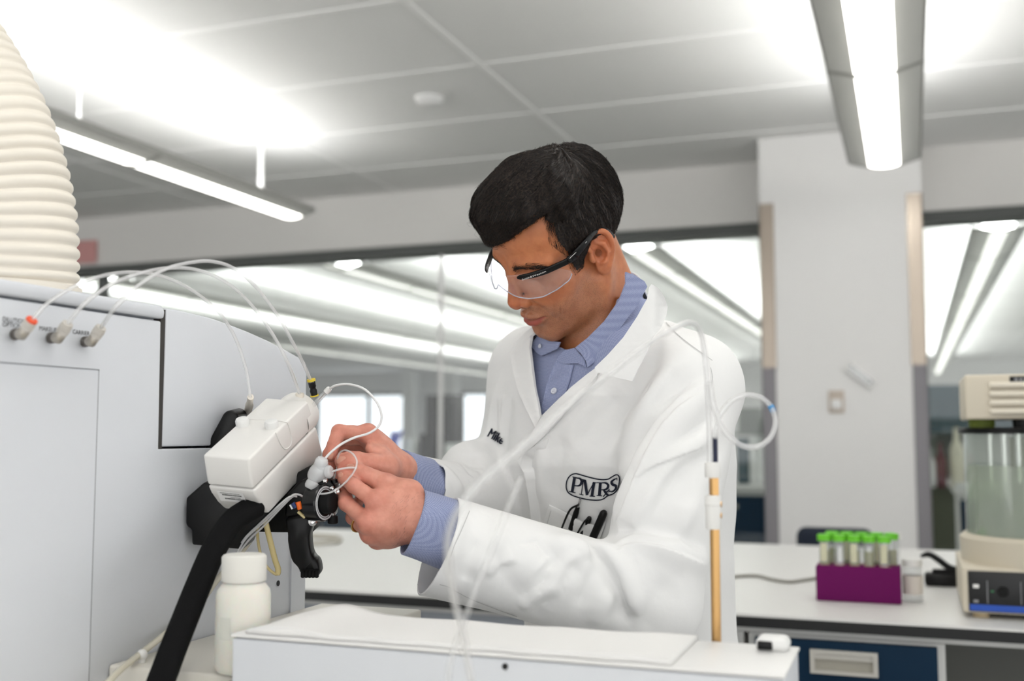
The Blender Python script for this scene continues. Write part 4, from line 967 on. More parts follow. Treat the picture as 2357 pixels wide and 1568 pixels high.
# lettering on the chest
Z = lambda *l: [(1200+x/6.03, 1040+y/6.03) for x, y in l]
b = MB(); OFF = .0016; k6 = 1/6.03
def st(l, w, closed=False, n=5): ribbon(b, Z(*l), [q*k6 for q in w] if hasattr(w, '__len__') else w*k6, f_coat1, OFF, n, closed)
st([(740, 307), (790, 312), (900, 345), (1010, 372), (1110, 388), (1200, 382), (1255, 352), (1310, 322), (1345, 330), (1362, 372), (1356, 440), (1340, 510), (1305, 560), (1260, 592), (1200, 612), (1140, 655), (1080, 672), (990, 672), (880, 658), (780, 632), (700, 603), (645, 560), (622, 490), (634, 400), (680, 332)], 17, True)
st([(738, 358), (705, 556)], 40); st([(708, 350), (775, 364)], 13); st([(662, 550), (752, 573)], 13)
st([(760, 366), (812, 374), (836, 410), (822, 455), (790, 474), (738, 472)], [12, 26, 36, 34, 20, 12])
st([(862, 388), (832, 592)], 13); st([(803, 588), (862, 602)], 12); st([(842, 386), (895, 396)], 12)
st([(880, 394), (912, 604)], 38); st([(914, 600), (1002, 436)], 13); st([(1008, 430), (978, 616)], 40); st([(944, 616), (1024, 622)], 13); st([(992, 424), (1044, 434)], 13)
st([(1096, 436), (1082, 610)], 40); st([(1044, 608), (1122, 614)], 13); st([(1046, 430), (1120, 434)], 13)
st([(1104, 434), (1168, 434), (1204, 466), (1192, 510), (1150, 528), (1100, 530)], [12, 24, 34, 32, 18, 12]); st([(1140, 528), (1180, 585), (1218, 608)], [24, 34, 14])
st([(1222, 520), (1136, 626)], 15); st([(1168, 548), (1215, 560)], 10)
st([(1332, 372), (1292, 384), (1252, 420), (1264, 455), (1308, 474), (1308, 516), (1262, 554), (1216, 546)], [13, 20, 32, 36, 36, 30, 20, 12]); st([(1322, 360), (1328, 398)], 10); st([(1214, 524), (1218, 560)], 10)
b.build('chest_emblem', M_ink, coat)['label'] = 'dark blue outlined letters on the chest'
tv, tf = text_mesh('Mike', 1.0); b = MB(); T_ = np.array(tv); fr_ = T_[:, 2] > T_[:, 2].mean(); o_ = V(1120, 1003); ex = V(17.5, 10.4); ey = V(11.5, -28.0); px_ = o_+(T_[:, :1]+.18*T_[:, 1:2])*ex+T_[:, 1:2]*ey
s_ = march2(f_coat1, px_[:, 0], px_[:, 1], np.where(fr_, .0017, .0004)); tf = [f for f in tf if px_[list(f), 0].mean() < 1155.5]; b.add(s_, tf, False)
for dx_, dy_ in ((1.1, .3), (-.7, .6)): b.add(march2(f_coat1, px_[:, 0]+dx_, px_[:, 1]+dy_, np.where(fr_, .0018, .0005)), tf, False)
b.build('name_stitching', M_ink, coat)
# pens in the pocket: things of their own
def on_pocket(px, py, off=.0135): return march2(f_coatT, [px], [py], off)[0]
for lab, top, low, r, clip, m_ in (('black retractable pen with a silver push button, leftmost in the chest pocket', (1336, 1149), (1314, 1218), .0042, ((1330, 1163), (1311, 1176), (1289, 1226)), 'silver'),
                              ('black capped pen in the chest pocket, clip outside, second from the left', (1358, 1190), (1330, 1250), .0042, ((1357, 1192), (1344, 1203), (1316, 1251)), 'cap'),
                              ('short black pen in the chest pocket, in front of the thick marker', (1379, 1201), (1362, 1250), .0036, None, 'cap'),
                              ('thick black marker standing in the chest pocket, rightmost of the pens', (1392, 1176), (1362, 1244), .0058, None, 'cap')):
    dz = .0062 if clip else .007
    p0 = on_pocket(*top, dz); p1 = on_pocket(*low, .0052); t = thing('pen', lab, 'pen', p1, 'pens in the chest pocket'); d = unit(p0-p1); L = np.linalg.norm(p0-p1); b = MB()
    if m_ == 'silver':
        b.lathe(p1, d, [(r, 0), (r, L*.55), (r*.75, L*.72), (r*.6, L*.74)], 16); b.build('barrel', M_black, t)
        b = MB(); b.lathe(p1+d*L*.73, d, [(r*.5, 0), (r*.5, L*.24), (r*.4, L*.27)], 14); b.build('push_button', M_chrome, t)
    else: b.lathe(p1, d, [(r, 0), (r, L*.86), (r*.9, L*.94), (r*.6, L*.99), (0, L)], 18, False); b.build('barrel', M_black, t)
    if clip:
        c = [on_pocket(*clip[0], .0095), on_pocket(*clip[1], .0120), on_pocket(*clip[2], .0105)]; b = MB(); b.tube(catmull(c, 8), np.linspace(1, .62, 17), 10, True, flat=(.0030, .0016, 3)); b.build('clip', M_black, t)
# trousers and shoes, below the frame
hipc = V(PELV[0], PELV[1], .93); SHD = unit(V(TF[0], TF[1], 0))
def leg(s_): return [hipc+TL*s_*.085+V(0, 0, -.02), hipc+TL*s_*.10+SHD*.015+V(0, 0, -.44), V(PELV[0], PELV[1], .10)+TL*s_*.11-SHD*.02]
def f_trouser(p):
    d = d_ell(p, hipc+V(0, 0, .0), (.17, .13, .13), np.stack([TL, SHD, TU], 1))
    for s_ in (1, -1): d = smin(d, d_chain(p, leg(s_), [.095, .072, .058]), .04)
    return np.maximum(d, .05-p[:, 2])
cloth = sdf_mesh(f_trouser, hipc-V(.35, .35, .90), hipc+V(.35, .35, .2), .012, 1); sdf_object('trousers', cloth[0], cloth[1], M_trouser, man)
for s_ in (1, -1):
    f0 = V(PELV[0], PELV[1], 0)+TL*s_*.115-SHD*.02
    fn = lambda p: np.maximum(smin(d_cap(p, f0+V(0, 0, .045)-SHD*.03, f0+SHD*.17+V(0, 0, .034), .042, .040), d_cap(p, f0+V(0, 0, .05), f0+V(0, 0, .11), .042, .045), .03), .001-p[:, 2])
    c = sdf_mesh(fn, f0-V(.3, .3, .01), f0+V(.3, .3, .18), .007, 1); sdf_object('shoe', c[0], c[1], M_black, man)
# fine hairs on the back of the nearer hand and wrist
b = MB(); rg = np.random.default_rng(8); hx_ = rg.uniform(900, 985, 90); hy_ = rg.uniform(1130, 1262, 90); hp_ = march2(G_HL, hx_, hy_, 0.0); hg_ = sdf_grad(G_HL, hp_, .002)
for p0, g in zip(hp_, hg_):
    if abs(G_HL(p0[None])[0]) > .001: continue
    d = unit(RT*rg.normal(-.5, .25)-UP*rg.uniform(.5, 1)); d = unit(d-g*(d@g)); l = rg.uniform(.003, .007); b.tube([p0, p0+d*l*.5+g*.0010, p0+d*l+g*.0007], [.00007, .00006, .00003], 3, False)
b.build('wrist_hair', M_hair, man)
# finger nails
for G_, px0, py0, dirv, ru, rv in ((G_HR, 784, 1060, HAND_R['th'][3]-HAND_R['th'][2], .0082, .0072), (G_HR, 761, 1050, HAND_R['f'][0][3]-HAND_R['f'][0][2], .0062, .0048), (G_HL, 783, 1093, HAND_L['f'][0][3]-HAND_L['f'][0][2], .0052, .0042), (G_HL, 806, 1074, HAND_L['th'][3]-HAND_L['th'][2], .0062, .0046)):
    p0 = march2(G_, [px0], [py0], 0.0)[0]; g = sdf_grad(G_, p0[None], .0015)[0]; u = unit(dirv-g*(dirv@g)); w = np.cross(g, u); vs = []; n1, n2 = 8, 20
    for i in range(n1+1):
        for j in range(n2):
            r_ = i/n1; th_ = 2*math.pi*j/n2; cu, su = math.cos(th_), math.sin(th_); cu = math.copysign(abs(cu)**.75, cu); su = math.copysign(abs(su)**.75, su); q_ = p0+u*ru*r_*cu+w*rv*r_*su; e = G_(q_[None])[0]; gg = sdf_grad(G_, q_[None], .0015)[0]
            vs.append(q_-gg*(e-(.0009 if i < n1-1 else (.0007 if i < n1 else -.0004))))
    b = MB(); b.add(vs, [(i*n2+j, i*n2+(j+1) % n2, (i+1)*n2+(j+1) % n2, (i+1)*n2+j) for i in range(n1) for j in range(n2)], True); b.build('fingernail', mat('nail', '#d99b86', .3), man)
# wedding ring
rp = HAND_L['f'][2]; a_ = rp[0]*.38+rp[1]*.62; d_ = unit(rp[1]-rp[0]); A_, B_, _ = frame_of(d_); t = MB()
t.tube([a_+(A_*math.cos(w)+B_*math.sin(w))*.0112 for w in np.linspace(0, 2*math.pi, 41)], 1, 10, False, flat=(.0020, .0009, 2.5))
t.build('finger_ring', mat('gold', '#d8b070', .2, 1.0), None, label='thin gold ring on the ring finger of the nearer hand', cat='ring')
# ------------------------------------------------------------ safety glasses
gl = thing('safety_glasses', 'clear wraparound safety glasses with black arms on the man\'s face', 'glasses', hw(0, .12, -.01))
def lens_y(x): return .122-11.5*x*x-.10*x
zt = lambda x: np.interp(abs(x), [0, .02, .037, .06, .070, .0765], [.036, .0355, .033, .027, .021, .0095])
zb = lambda x: np.interp(abs(x), [0, .008, .02, .034, .049, .062, .0735, .0765], [.020, .012, -.0005, -.009, -.0132, -.0100, -.0035, .0045])+(0 if x > -.01 else (-.01-x)*.62)
b = MB(); nx, nz = 72, 14; XL = -.066; vs = []; fs = []
for i in range(nx+1):
    x = XL+(.0765-XL)*i/nx
    for j in range(nz+1):
        z0_ = min(zb(x), zt(x)-.0015); z = z0_+(zt(x)-z0_)*j/nz; y = lens_y(x)-.5*max(0, abs(z-.012)-.005)**2*8; vs.append(hw(x, y, z))
for i in range(nx):
    for j in range(nz): q = i*(nz+1)+j; fs.append((q, q+1, q+nz+2, q+nz+1))
b.add(vs, fs, True); o = b.build('lens', glassy('clear_lens', (.985, .985, 1.0), .02, .035, .05), gl); md = o.modifiers.new('thickness', 'SOLIDIFY'); md.thickness = .0018; md.offset = 0
b = MB(); rim = [hw(x, lens_y(x)+.0002, min(zb(x), zt(x)-.0015)) for x in np.linspace(XL, .0765, 70)]; b.tube(rim, .0009, 8); b.build('lens_rim', glassy('lens_edge', (.86, .88, .98), .1, .45), gl)
for s_ in (1, -1):
    xs = np.linspace(.033, .0775, 14); pts = [hw(s_*x, lens_y(s_*x)+.0015, np.interp(x, [.033, .045, .06, .0775], [.030, .0275, .0255, .0265])) for x in xs]
    b = MB(); b.tube(pts, np.interp(xs, [.033, .036, .05, .0775], [.35, .8, 1, 1.0]), 14, True, flat=(.0022, .0048, 3), hint=HR[:, 2]); b.build('brow_bar', M_black, gl)
    y0 = lens_y(s_*.0775)+.001
    tp = catmull([hw(s_*.0775, y0, .0265), hw(s_*.0800, y0-.012, .0275), hw(s_*.0850, .032, .0325), hw(s_*.0872, .012, .0375), hw(s_*.0850, -.008, .0400), hw(s_*.081, -.030, .030), hw(s_*.079, -.042, .008)], 8)
    b = MB(); b.tube(tp, np.interp(np.linspace(0, 1, len(tp)), [0, .15, .4, .7, 1], [1, 1.25, 1.15, .8, .5]), 14, True, flat=(.0019, .0050, 3), hint=HR[:, 2]); tm_ = b.build('temple_arm', M_black, gl)
    b = MB(); b.ball(hw(s_*.0790, y0-.002, .0265), .0034); b.build('hinge', M_blackm, gl)
    b = MB(); b.tube([hw(s_*np.interp(y, [.012, .032, .05], [.0892, .0870, .0832]), y, np.interp(y, [.0, .03, .055], [.0412, .0358, .0298])) for y in np.linspace(.012, .046, 9)], .00035, 5); b.build('moulded_line', M_wht, tm_)
tv, tf = text_mesh('Smith&Wesson', .0042, extrude=0); T_ = np.array(tv); vs = []
for q in T_:
    x = .0400+q[0]*.86; vs.append(hw(x, lens_y(x)+.0062-abs(x-.05)*.02, .0258+q[1]-.0005))
w0 = T_[:, 0].max(); b = MB(); b.add(vs, [f[::-1] for f in tf], False)
o = b.build('lettering', M_wht, gl)

# ------------------------------------------------------------ the analyser on the left and its bench
FX = -.874; TZ = 1.058; WZ = .94      # tray and bench heights
M_inst = mat('analyser_paint', '#dfe2e7', .45, noise=.015, nscale=5, bump=.12, bscale=900)
M_tray = mat('cream_worktop', '#e9e5db', .4, noise=.03, nscale=8)
M_dark = mat('gap_dark', '#2b2c2e', .7)
M_brass = mat('brass', '#c9a06a', .3, 1.0)
M_metal = mat('fitting_metal', '#b8b2a8', .35, .8)
M_trans = glassy('milky_tube', (.97, .97, .97), .25, .38)
M_clear = glassy('clear_tube', (.98, .98, .98), .1, .22)
M_amber = glassy('amber_tube', (.93, .80, .42), .25, .65)
M_paleamber = glassy('pale_amber_tube', (.97, .93, .80), .25, .6)
M_frost = glassy('frosted_plastic', (.97, .98, .99), .25, .5)
def Fy(px, py): q = on(0, FX, px, py); return q[1], q[2]
t = thing('lab_bench', 'cream-topped bench carrying the analyser and the low white box', 'bench', (-1.4, .8, 0))
b = MB(); b.prism([(-2.3, -.5), (-.14, -.5), (-.14, 1.13), (-.72, 1.13), (-.72, 1.86), (-2.3, 1.86)], V(0, 0, WZ-.035), V(1, 0, 0), V(0, 1, 0), V(0, 0, .035), .003); b.build('worktop', M_tray, t)
for x, y in ((-2.2, -.4), (-.22, -.4), (-.22, 1.0), (-2.2, 1.76), (-.82, 1.76)):
    b = MB(); b.rbox((x-.03, y-.03, 0), (x+.03, y+.03, WZ-.035), .004); b.build('leg', mat('bench_frame', '#cfd0d0', .5), t)
b = MB(); b.box((-2.2, -.42, WZ-.10), (-.2, -.38, WZ-.035)); b.box((-2.2, 1.74, WZ-.10), (-.8, 1.78, WZ-.035)); b.build('rail', MATS['bench_frame'], t)
inst = thing('lab_analyser', 'large pale grey analyser with gas fittings and a curved side door', 'analyser', (-1.3, .75, WZ))
(yE, zB), (yG, zG), (_, zS1), (y0_, zS0) = Fy(699, 1398), Fy(369, 1034), Fy(374, 739), Fy(0, 686)
zT = Fy(375, 705)[1]; YN = -.35; zS = (zS0+zS1)/2; zB = WZ+.001
XV = V(0, 1, 0); ZV = V(0, 0, 1); DX = V(-.78, 0, 0); O = V(FX, 0, 0)
b = MB(); b.prism([(YN, zB), (yE, zB), (yE, zG), (yG-.003, zG), (yG-.005, zS), (YN, zS)], O, XV, ZV, DX, .002); b.build('housing', M_inst, inst)
b = MB(); b.prism([(YN, zS+.003), (yG-.003, zS+.003), (yG-.001, zT-.006), (yG-.008, zT), (YN, zT)], O+V(.003, 0, 0), XV, ZV, DX, .003); b.build('top_cover', M_inst, inst)
b = MB(); b.box((FX-.7, YN+.01, zB+.02), (FX-.02, yG+.08, zT-.03)); b.build('inner_frame', M_dark, inst)
dp = [Fy(*q) for q in ((386, 709), (415, 714), (450, 722), (490, 732), (530, 746), (575, 764), (620, 784), (660, 805), (690, 822), (705, 832), (709, 842), (709, 860))]
yD = dp[-1][0]
b = MB(); b.prism(dp+[(yD, zG+.003), (dp[0][0]-.002, zG+.003)], O+V(-.002, 0, 0), XV, ZV, V(-.6, 0, 0), .0025, 3); b.build('side_door', M_inst, inst)
b = MB(); b.box((FX-.012, yG-.0045, zG), (FX-.0012, dp[0][0]-.0025, zT-.004)); b.build('gap_shade', mat('gap_shade_grey', '#3d3a37', .7), inst)  # dark strip filling the door gap, its colour stands in for the gap's shade
yt = Fy(247, 1528)[0]; tr = thing('spill_tray', 'cream tray along the foot of the analyser, carrying the plastic bottle', 'tray', (-.78, 1.2, WZ))
b = MB(); b.rbox((FX+.001, yt, WZ+.001), (-.70, yE+.05, TZ), .004); b.rbox((-.705, yt, WZ+.001), (-.55, .985, TZ-.004), .004); b.build('tray_body', M_tray, tr)
pa = [Fy(0, 836), Fy(227, 852), Fy(206, 1560)]
b = MB(); b.box((FX-.001, YN, WZ+.03), (FX+.0012, pa[1][0]-.0015, pa[1][1]-.0015)); b.build('access_panel', M_inst, inst)
b = MB(); b.box((FX-.001, YN, pa[1][1]-.0005), (FX+.0003, pa[1][0]+.001, pa[1][1]+.0008)); b.box((FX-.001, pa[1][0]-.0005, WZ+.03), (FX+.0003, pa[1][0]+.0008, pa[1][1])); b.build('panel_gap', mat('gap_grey', '#8b8e93', .7), inst)
y6 = Fy(668, 1300)[0]; b = MB(); b.box((FX-.001, y6, WZ+.01), (FX+.0025, yE-.001, Fy(660, 1190)[1])); b.build('corner_panel', M_inst, inst)
q = on(0, FX, 640, 1343); b = MB(); b.cyl(q+V(-.002, 0, 0), q+V(.0006, 0, 0), .0042, n=16); b.build('screw_hole', M_dark, inst)
def face_text(body, px, py, h, name, m, parent, off=.0004):
    tv, tf = text_mesh(body, h, extrude=0); o = on(0, FX+.003, px, py); o[0] = FX+off; b = MB(); b.add([o+V(0, 1, 0)*p[0]+V(0, 0, 1)*p[1] for p in tv], tf, False); return b.build(name, m, parent)
M_print = mat('grey_print', '#232427', .6)
for body, px, py in (('DILUTION/', 10, 739), ('OPTION GAS', 10, 751), ('MAKEUP GAS', 94, 760), ('CARRIER GAS', 171, 768)): face_text(body, px, py, .0068, 'printed_label', M_print, inst)
fit_ends = []
for k, ((bx, by), (mx, my), (cx_, cy_), orange) in enumerate((((34, 770), (52, 768), (72, 739), 1), ((117, 778), (135, 777), (154, 748), 0), ((195, 787), (212, 785), (231, 757), 0))):
    p0 = on(0, FX, bx, by); p1 = on(0, FX+.024, mx, my); p2 = on(0, FX+.036, cx_, cy_); p1 = V(p1[0], p0[1]+(p1[1]-p0[1])*1, p1[2])
    b = MB(); b.cyl(p0, p0+(p1-p0)*.62, .0062, .0058, 16); f = b.build('gas_fitting', mat('fitting_dark', '#5d5650', .5), inst)
    d = unit(p2-p1); L = np.linalg.norm(p2-p1); b = MB(); b.tube([p0+(p1-p0)*.6, p1-d*.002, p1+d*.008, p1+d*L*.45], [.0055, .0058, .0058, .0056], 14); b.build('elbow', M_metal, f)
    b = MB(); b.lathe(p1+d*L*.40, d, [(.0064, 0), (.0066, L*.28), (.0060, L*.30), (.0066, L*.33), (.0064, L*.60)], 18); b.build('sleeve', mat('sleeve_grey', '#cfcac2', .45), f)
    b = MB(); b.cyl(p1+d*L*.97, p1+d*L*1.12, .0058, n=16); b.build('release_collar', mat('orange_collar', '#ee5a35', .5) if orange else MATS['sleeve_grey'], f); fit_ends.append(p1+d*L*1.05)
p0, p1 = P(577, 914, 1.435), on(0, FX+.004, 570, 950); b = MB(); b.tube(catmull([p0, p0*.5+p1*.5-UP*.002, p1], 5), [.0042]*4+[.0055]*7, 12); b.build('barbed_elbow', mat('nylon', '#f1e9dc', .5), inst)
def tube_thing(name, label, cat, pts, r, m, group=None, n=10, sub=8): b = MB(); b.tube(catmull(pts, sub), r, n); return b.build(name, m, None, label=label, cat=cat, group=group)
def PP(l): return [P(*q) for q in l]
tube_thing('gas_tube', 'clear gas tube from the orange-collared fitting, lowest of the three arcs', 'tube', [fit_ends[0]]+PP([(108, 700, 1.14), (170, 660, 1.18), (240, 634, 1.22), (310, 627, 1.26), (375, 637, 1.30), (440, 667, 1.34), (500, 715, 1.38), (540, 775, 1.41), (566, 850, 1.43), (576, 915, 1.435)]), .0022, M_trans, 'gas tubes over the analyser')
tube_thing('gas_tube', 'clear gas tube from the middle fitting to the white nut above the tilted box', 'tube', [fit_ends[1]]+PP([(188, 706, 1.15), (250, 658, 1.18), (320, 630, 1.22), (390, 617, 1.26), (455, 622, 1.29), (520, 650, 1.33), (575, 698, 1.36), (625, 765, 1.38), (662, 835, 1.40), (680, 880, 1.45), (689, 905, 1.47)]), .0022, M_trans, 'gas tubes over the analyser')
tube_thing('gas_tube', 'clear gas tube from the right fitting to the yellow-ringed black connector, highest arc', 'tube', [fit_ends[2]]+PP([(262, 712, 1.15), (315, 660, 1.18), (380, 620, 1.21), (440, 604, 1.25), (490, 602, 1.28), (540, 619, 1.31), (590, 662, 1.34), (640, 728, 1.37), (680, 800, 1.40), (704, 850, 1.45), (715, 876, 1.47)]), .0022, M_trans, 'gas tubes over the analyser')
# ribbed exhaust duct
ctr = catmull(PP([(6, 700, 1.32), (8, 640, 1.32), (8, 560, 1.32), (0, 480, 1.32), (-18, 400, 1.32), (-52, 300, 1.32), (-104, 200, 1.32), (-172, 100, 1.32), (-255, 10, 1.32), (-350, -80, 1.32), (-470, -170, 1.32)]), 60)
c = np.array(ctr); s_ = np.concatenate([[0], np.cumsum(np.linalg.norm(np.diff(c, axis=0), axis=1))]); n_ = int(s_[-1]/.0017); si = np.linspace(0, s_[-1], n_); c = np.stack([np.interp(si, s_, c[:, k]) for k in range(3)], 1)
rr = .0805+.0065*np.abs(np.sin(math.pi*si/.0138))**.6
t = thing('exhaust_duct', 'ribbed cream exhaust hose rising from the analyser top at the left edge', 'duct', c[0]); b = MB(); b.tube(c, rr, 56, False); o = b.build('ribbed_hose', mat('cream_hose', '#f1eadd', .5, noise=.02, nscale=30), t)
b = MB(); b.tube([V(c[0][0], c[0][1], zT-.001), V(c[0][0], c[0][1], zT+.02)], .09, 48); b.build('flange', MATS['cream_hose'], t)
# ---- tilted white torch box
_C = np.stack([RT, UP, -FW], 1); BO = P(573, 1057, 1.30); _b1 = P(709, 923, 1.4517)-BO; _b2 = BO-P(466, 1047, 1.3154); e1 = unit(_b1); e2 = unit(_b2-e1*(_b2@e1)); e3 = np.cross(e2, e1)
if (e3@(_C@V(.18, -.897, -.40))) < 0: e3 = -e3
BL, BW = .1691, .0623
box = thing('spray_chamber', 'tilted white plastic box with two round knobs on its lid', 'instrument part', BO+e1*.08-e2*.03+e3*.09)
M_wbox = mat('white_box', '#f0eeea', .38, bump=.05, bscale=1500)
def on_plane(px, py, p0, nrm): d = ray(px, py); return CAM+d*(((p0-CAM)@nrm)/(d@nrm))
def sp(*l): return [((on_plane(x, y, BO, e2)-BO)@e1, (on_plane(x, y, BO, e2)-BO)@e3) for x, y in l]
b = MB(); b.prism(sp((573, 1057), (709, 923), (727, 980), (583, 1127)), BO, e1, e3, -e2*BW, .0035, 3); lid = b.build('lid', M_wbox, box)
b = MB(); b.prism(sp((584, 1129), (728, 982), (743, 1046), (690, 1106), (619, 1182), (604, 1166), (591, 1146)), BO+e2*.0006, e1, e3, -e2*(BW+.0012), .0035, 3); b.build('lower_shell', M_wbox, box)
def on_plane(px, py, p0, nrm): d = ray(px, py); return CAM+d*(((p0-CAM)@nrm)/(d@nrm))
for kx, ky in ((559, 972), (626, 977)):
    p = on_plane(kx, ky+6, BO, e3); b = MB(); b.lathe(p, -e3, [(.0088, 0), (.0090, .006), (.0078, .0085), (.004, .0093), (0, .0094)], 28, False); b.build('knob', MATS['white_plastic'] if 'white_plastic' in MATS else M_wht, box)
U_ = [on_plane(x, y, BO, e2)+e2*.0003 for x, y in ((661, 973), (667, 990), (671, 1010), (668, 1026), (656, 1034), (645, 1022), (638, 1006), (634, 996))]
b = MB(); b.tube(catmull(U_, 6), .0007, 8); b.tube([on_plane(x, y, BO, e3)-e3*.0002 for x, y in ((575, 966), (612, 967), (645, 970), (661, 973))], .0006, 6); b.build('latch_edge', M_wbox, lid)
p = BO+e1*BL-e2*BW*.46+e3*.031
b = MB(); b.lathe(p-e1*.01, e1, [(.0300, .0012), (.0300, .032), (.029, .0375), (.022, .0395), (0, .040)], 40, False); b.build('end_cap', M_wbox, box)
# sticker with print on the front of the lower shell
fo = BO+e3*.0475-e2*.012+e1*.0016; fd = unit(e1*.010+e3*.029); b = MB(); b.box((-.040, .002, .0003), (-.004, .020, .0006), [e2, fd, unit(np.cross(e2, fd))*(1 if np.cross(e2, fd)@FW < 0 else -1)], fo); b.build('sticker', mat('sticker_white', '#f4f3f1', .4), box)
nn_ = unit(np.cross(e2, fd))*(1 if np.cross(e2, fd)@FW < 0 else -1); b = MB(); rg = np.random.default_rng(4)
for y_, x0, x1, h in ((.0045, -.036, -.010, .0010), (.0070, -.034, -.008, .0022), (.0115, -.024, -.010, .0009), (.0138, -.032, -.004, .0022)):
    x = x0
    while x < x1: w = rg.uniform(.0003, .0010); b.box((x, y_, .0007), (x+w, y_+h, .0008), [e2, fd, nn_], fo); x += w+rg.uniform(.0003, .0007)
b.build('print', M_print, box)
# nut and connectors on the back of the box
p = P(690, 912, 1.475); b = MB(); b.lathe(p+UP*.0045+e2*0, -UP, [(.0045, 0), (.0058, .001), (.0060, .010), (.0085, .011), (.0085, .014)], 14); b.build('nut', mat('nylon', '#f1e9dc', .5), box)
p0, p1 = P(724, 912, 1.475), P(716, 873, 1.47); t = thing('tube_connector', 'black push connector with yellow end rings above the white box', 'connector', p0); d = unit(p1-p0); L = np.linalg.norm(p1-p0)
b = MB(); b.lathe(p0+d*L*.06, d, [(.0046, 0), (.0050, L*.28), (.0040, L*.36), (.0040, L*.44), (.0050, L*.50), (.0050, L*.82)], 18); b.build('body', M_black, t)
M_yel = mat('yellow_ring', '#e3c93c', .5)
for f0, f1 in ((0, .07), (.88, 1.0)): b = MB(); b.cyl(p0+d*L*f0, p0+d*L*f1, .0058, n=18); b.build('end_ring', M_yel, t)
b = MB(); b.cyl(p0+d*L*.82, p0+d*L*.9, .0050, n=16); b.build('clear_collar', M_trans, t)
p0, p1 = P(733, 921, 1.475), P(757, 896, 1.47); t = thing('nebulizer', 'small clear glass nebulizer stub beside the yellow-ringed connector', 'nebulizer', p0); d = unit(p1-p0); L = np.linalg.norm(p1-p0)
b = MB(); b.lathe(p0-d*.024, d, [(.0032, 0), (.0032, L*.75+.024), (.0022, L*.8+.024)], 16); b.build('glass_body', M_clear, t)
b = MB(); b.cyl(p0, p0+d*L*.8, .0008, n=8); b.build('capillary', M_metal, t); b = MB(); b.lathe(p0+d*L*.72, d, [(.0040, 0), (.0042, L*.22), (.0036, L*.36)], 16); b.build('sleeve', M_wht, t)
tube_thing('sample_line', 'thin white tube looping from the glass stub down past the far hand', 'tube', PP([(757, 896, 1.47), (775, 887, 1.455), (805, 885, 1.44), (840, 897, 1.42), (867, 926, 1.42), (878, 955, 1.42), (873, 979, 1.42), (850, 997, 1.415), (815, 1008, 1.41), (785, 1023, 1.405), (760, 1043, 1.40), (745, 1060, 1.395)]), .0016, mat('white_tube', '#eeeeee', .35), 'thin tubes at the hands')
# frosted connector block
p = P(733, 1087, 1.388); nb = thing('connector_block', 'frosted plastic three-way block below the white box edge', 'connector', p-UP*.02)
b = MB(); ax_ = [unit(RT*.55+UP*.1-FW*.8), UP, unit(RT*.8-FW*-.55)]
b.ball(p, (.0135, .0150, .0120), 28, [RT, unit(UP+RT*.3), -FW]); b.ball(p+RT*.004+UP*.006-FW*.003, (.0085, .0085, .0085), 20); b.build('block', M_frost, nb)
for q0, q1 in (((733, 1080), (744, 1055)), ((745, 1087), (764, 1086)), ((727, 1098), (712, 1126))):
    a = P(*q0, 1.385); c_ = P(*q1, 1.382); d = unit(c_-a); L = np.linalg.norm(c_-a); b = MB(); b.lathe(a, d, [(.0045, 0), (.0045, L*.30), (.0080, L*.38), (.0086, L*.55), (.0084, L*.8), (.0066, L*.97), (.0030, L), (0, L)], 18, False); b.build('nut', M_frost, nb)
tube_thing('sample_line', 'clear tube loop from the lower frosted nut round to the fingers', 'tube', PP([(714, 1124, 1.38), (722, 1132, 1.378), (738, 1137, 1.376), (760, 1134, 1.376), (782, 1122, 1.376), (803, 1102, 1.376), (818, 1080, 1.378), (821, 1060, 1.382), (811, 1044, 1.39), (797, 1037, 1.40), (785, 1040, 1.41), (778, 1052, 1.415), (775, 1080, 1.42), (766, 1110, 1.42)]), .0013, M_trans, 'thin tubes at the hands')
tube_thing('sample_line', 'short clear tube between the right frosted nut and the pinching fingertips', 'tube', PP([(764, 1086, 1.38), (780, 1081, 1.383), (800, 1077, 1.385), (822, 1077, 1.388)]), .0014, M_trans, 'thin tubes at the hands')
# ---- black mount behind the box
mt = thing('mounting_bracket', 'black bracket holding the tilted white box to the analyser', 'bracket', P(500, 1250, 1.40))
def plate(b, poly, D, th, bev=.002): 
    pts = [P(x, y, D) for x, y in poly]; o = pts[0]; b.prism([((q-o)@RT, (q-o)@UP) for q in pts], o, RT, UP, FW*th, bev)
b = MB(); plate(b, [(470, 1034), (515, 951), (524, 945), (536, 945), (546, 953), (550, 965), (540, 1010), (520, 1060), (480, 1060)], 1.44, .05, .003); b.build('upper_arm', M_black, mt)
b = MB(); plate(b, [(470, 1110), (428, 1147), (427, 1206), (432, 1214), (441, 1220), (441, 1255), (560, 1266), (566, 1240), (621, 1180), (600, 1150)], 1.375, .06, .003); b.build('lower_cradle', M_black, mt)
b = MB(); plate(b, [(560, 1225), (600, 1150), (660, 1100), (722, 1070), (722, 1227), (640, 1227)], 1.43, .05, .004); b.build('side_block', M_blackm, mt)
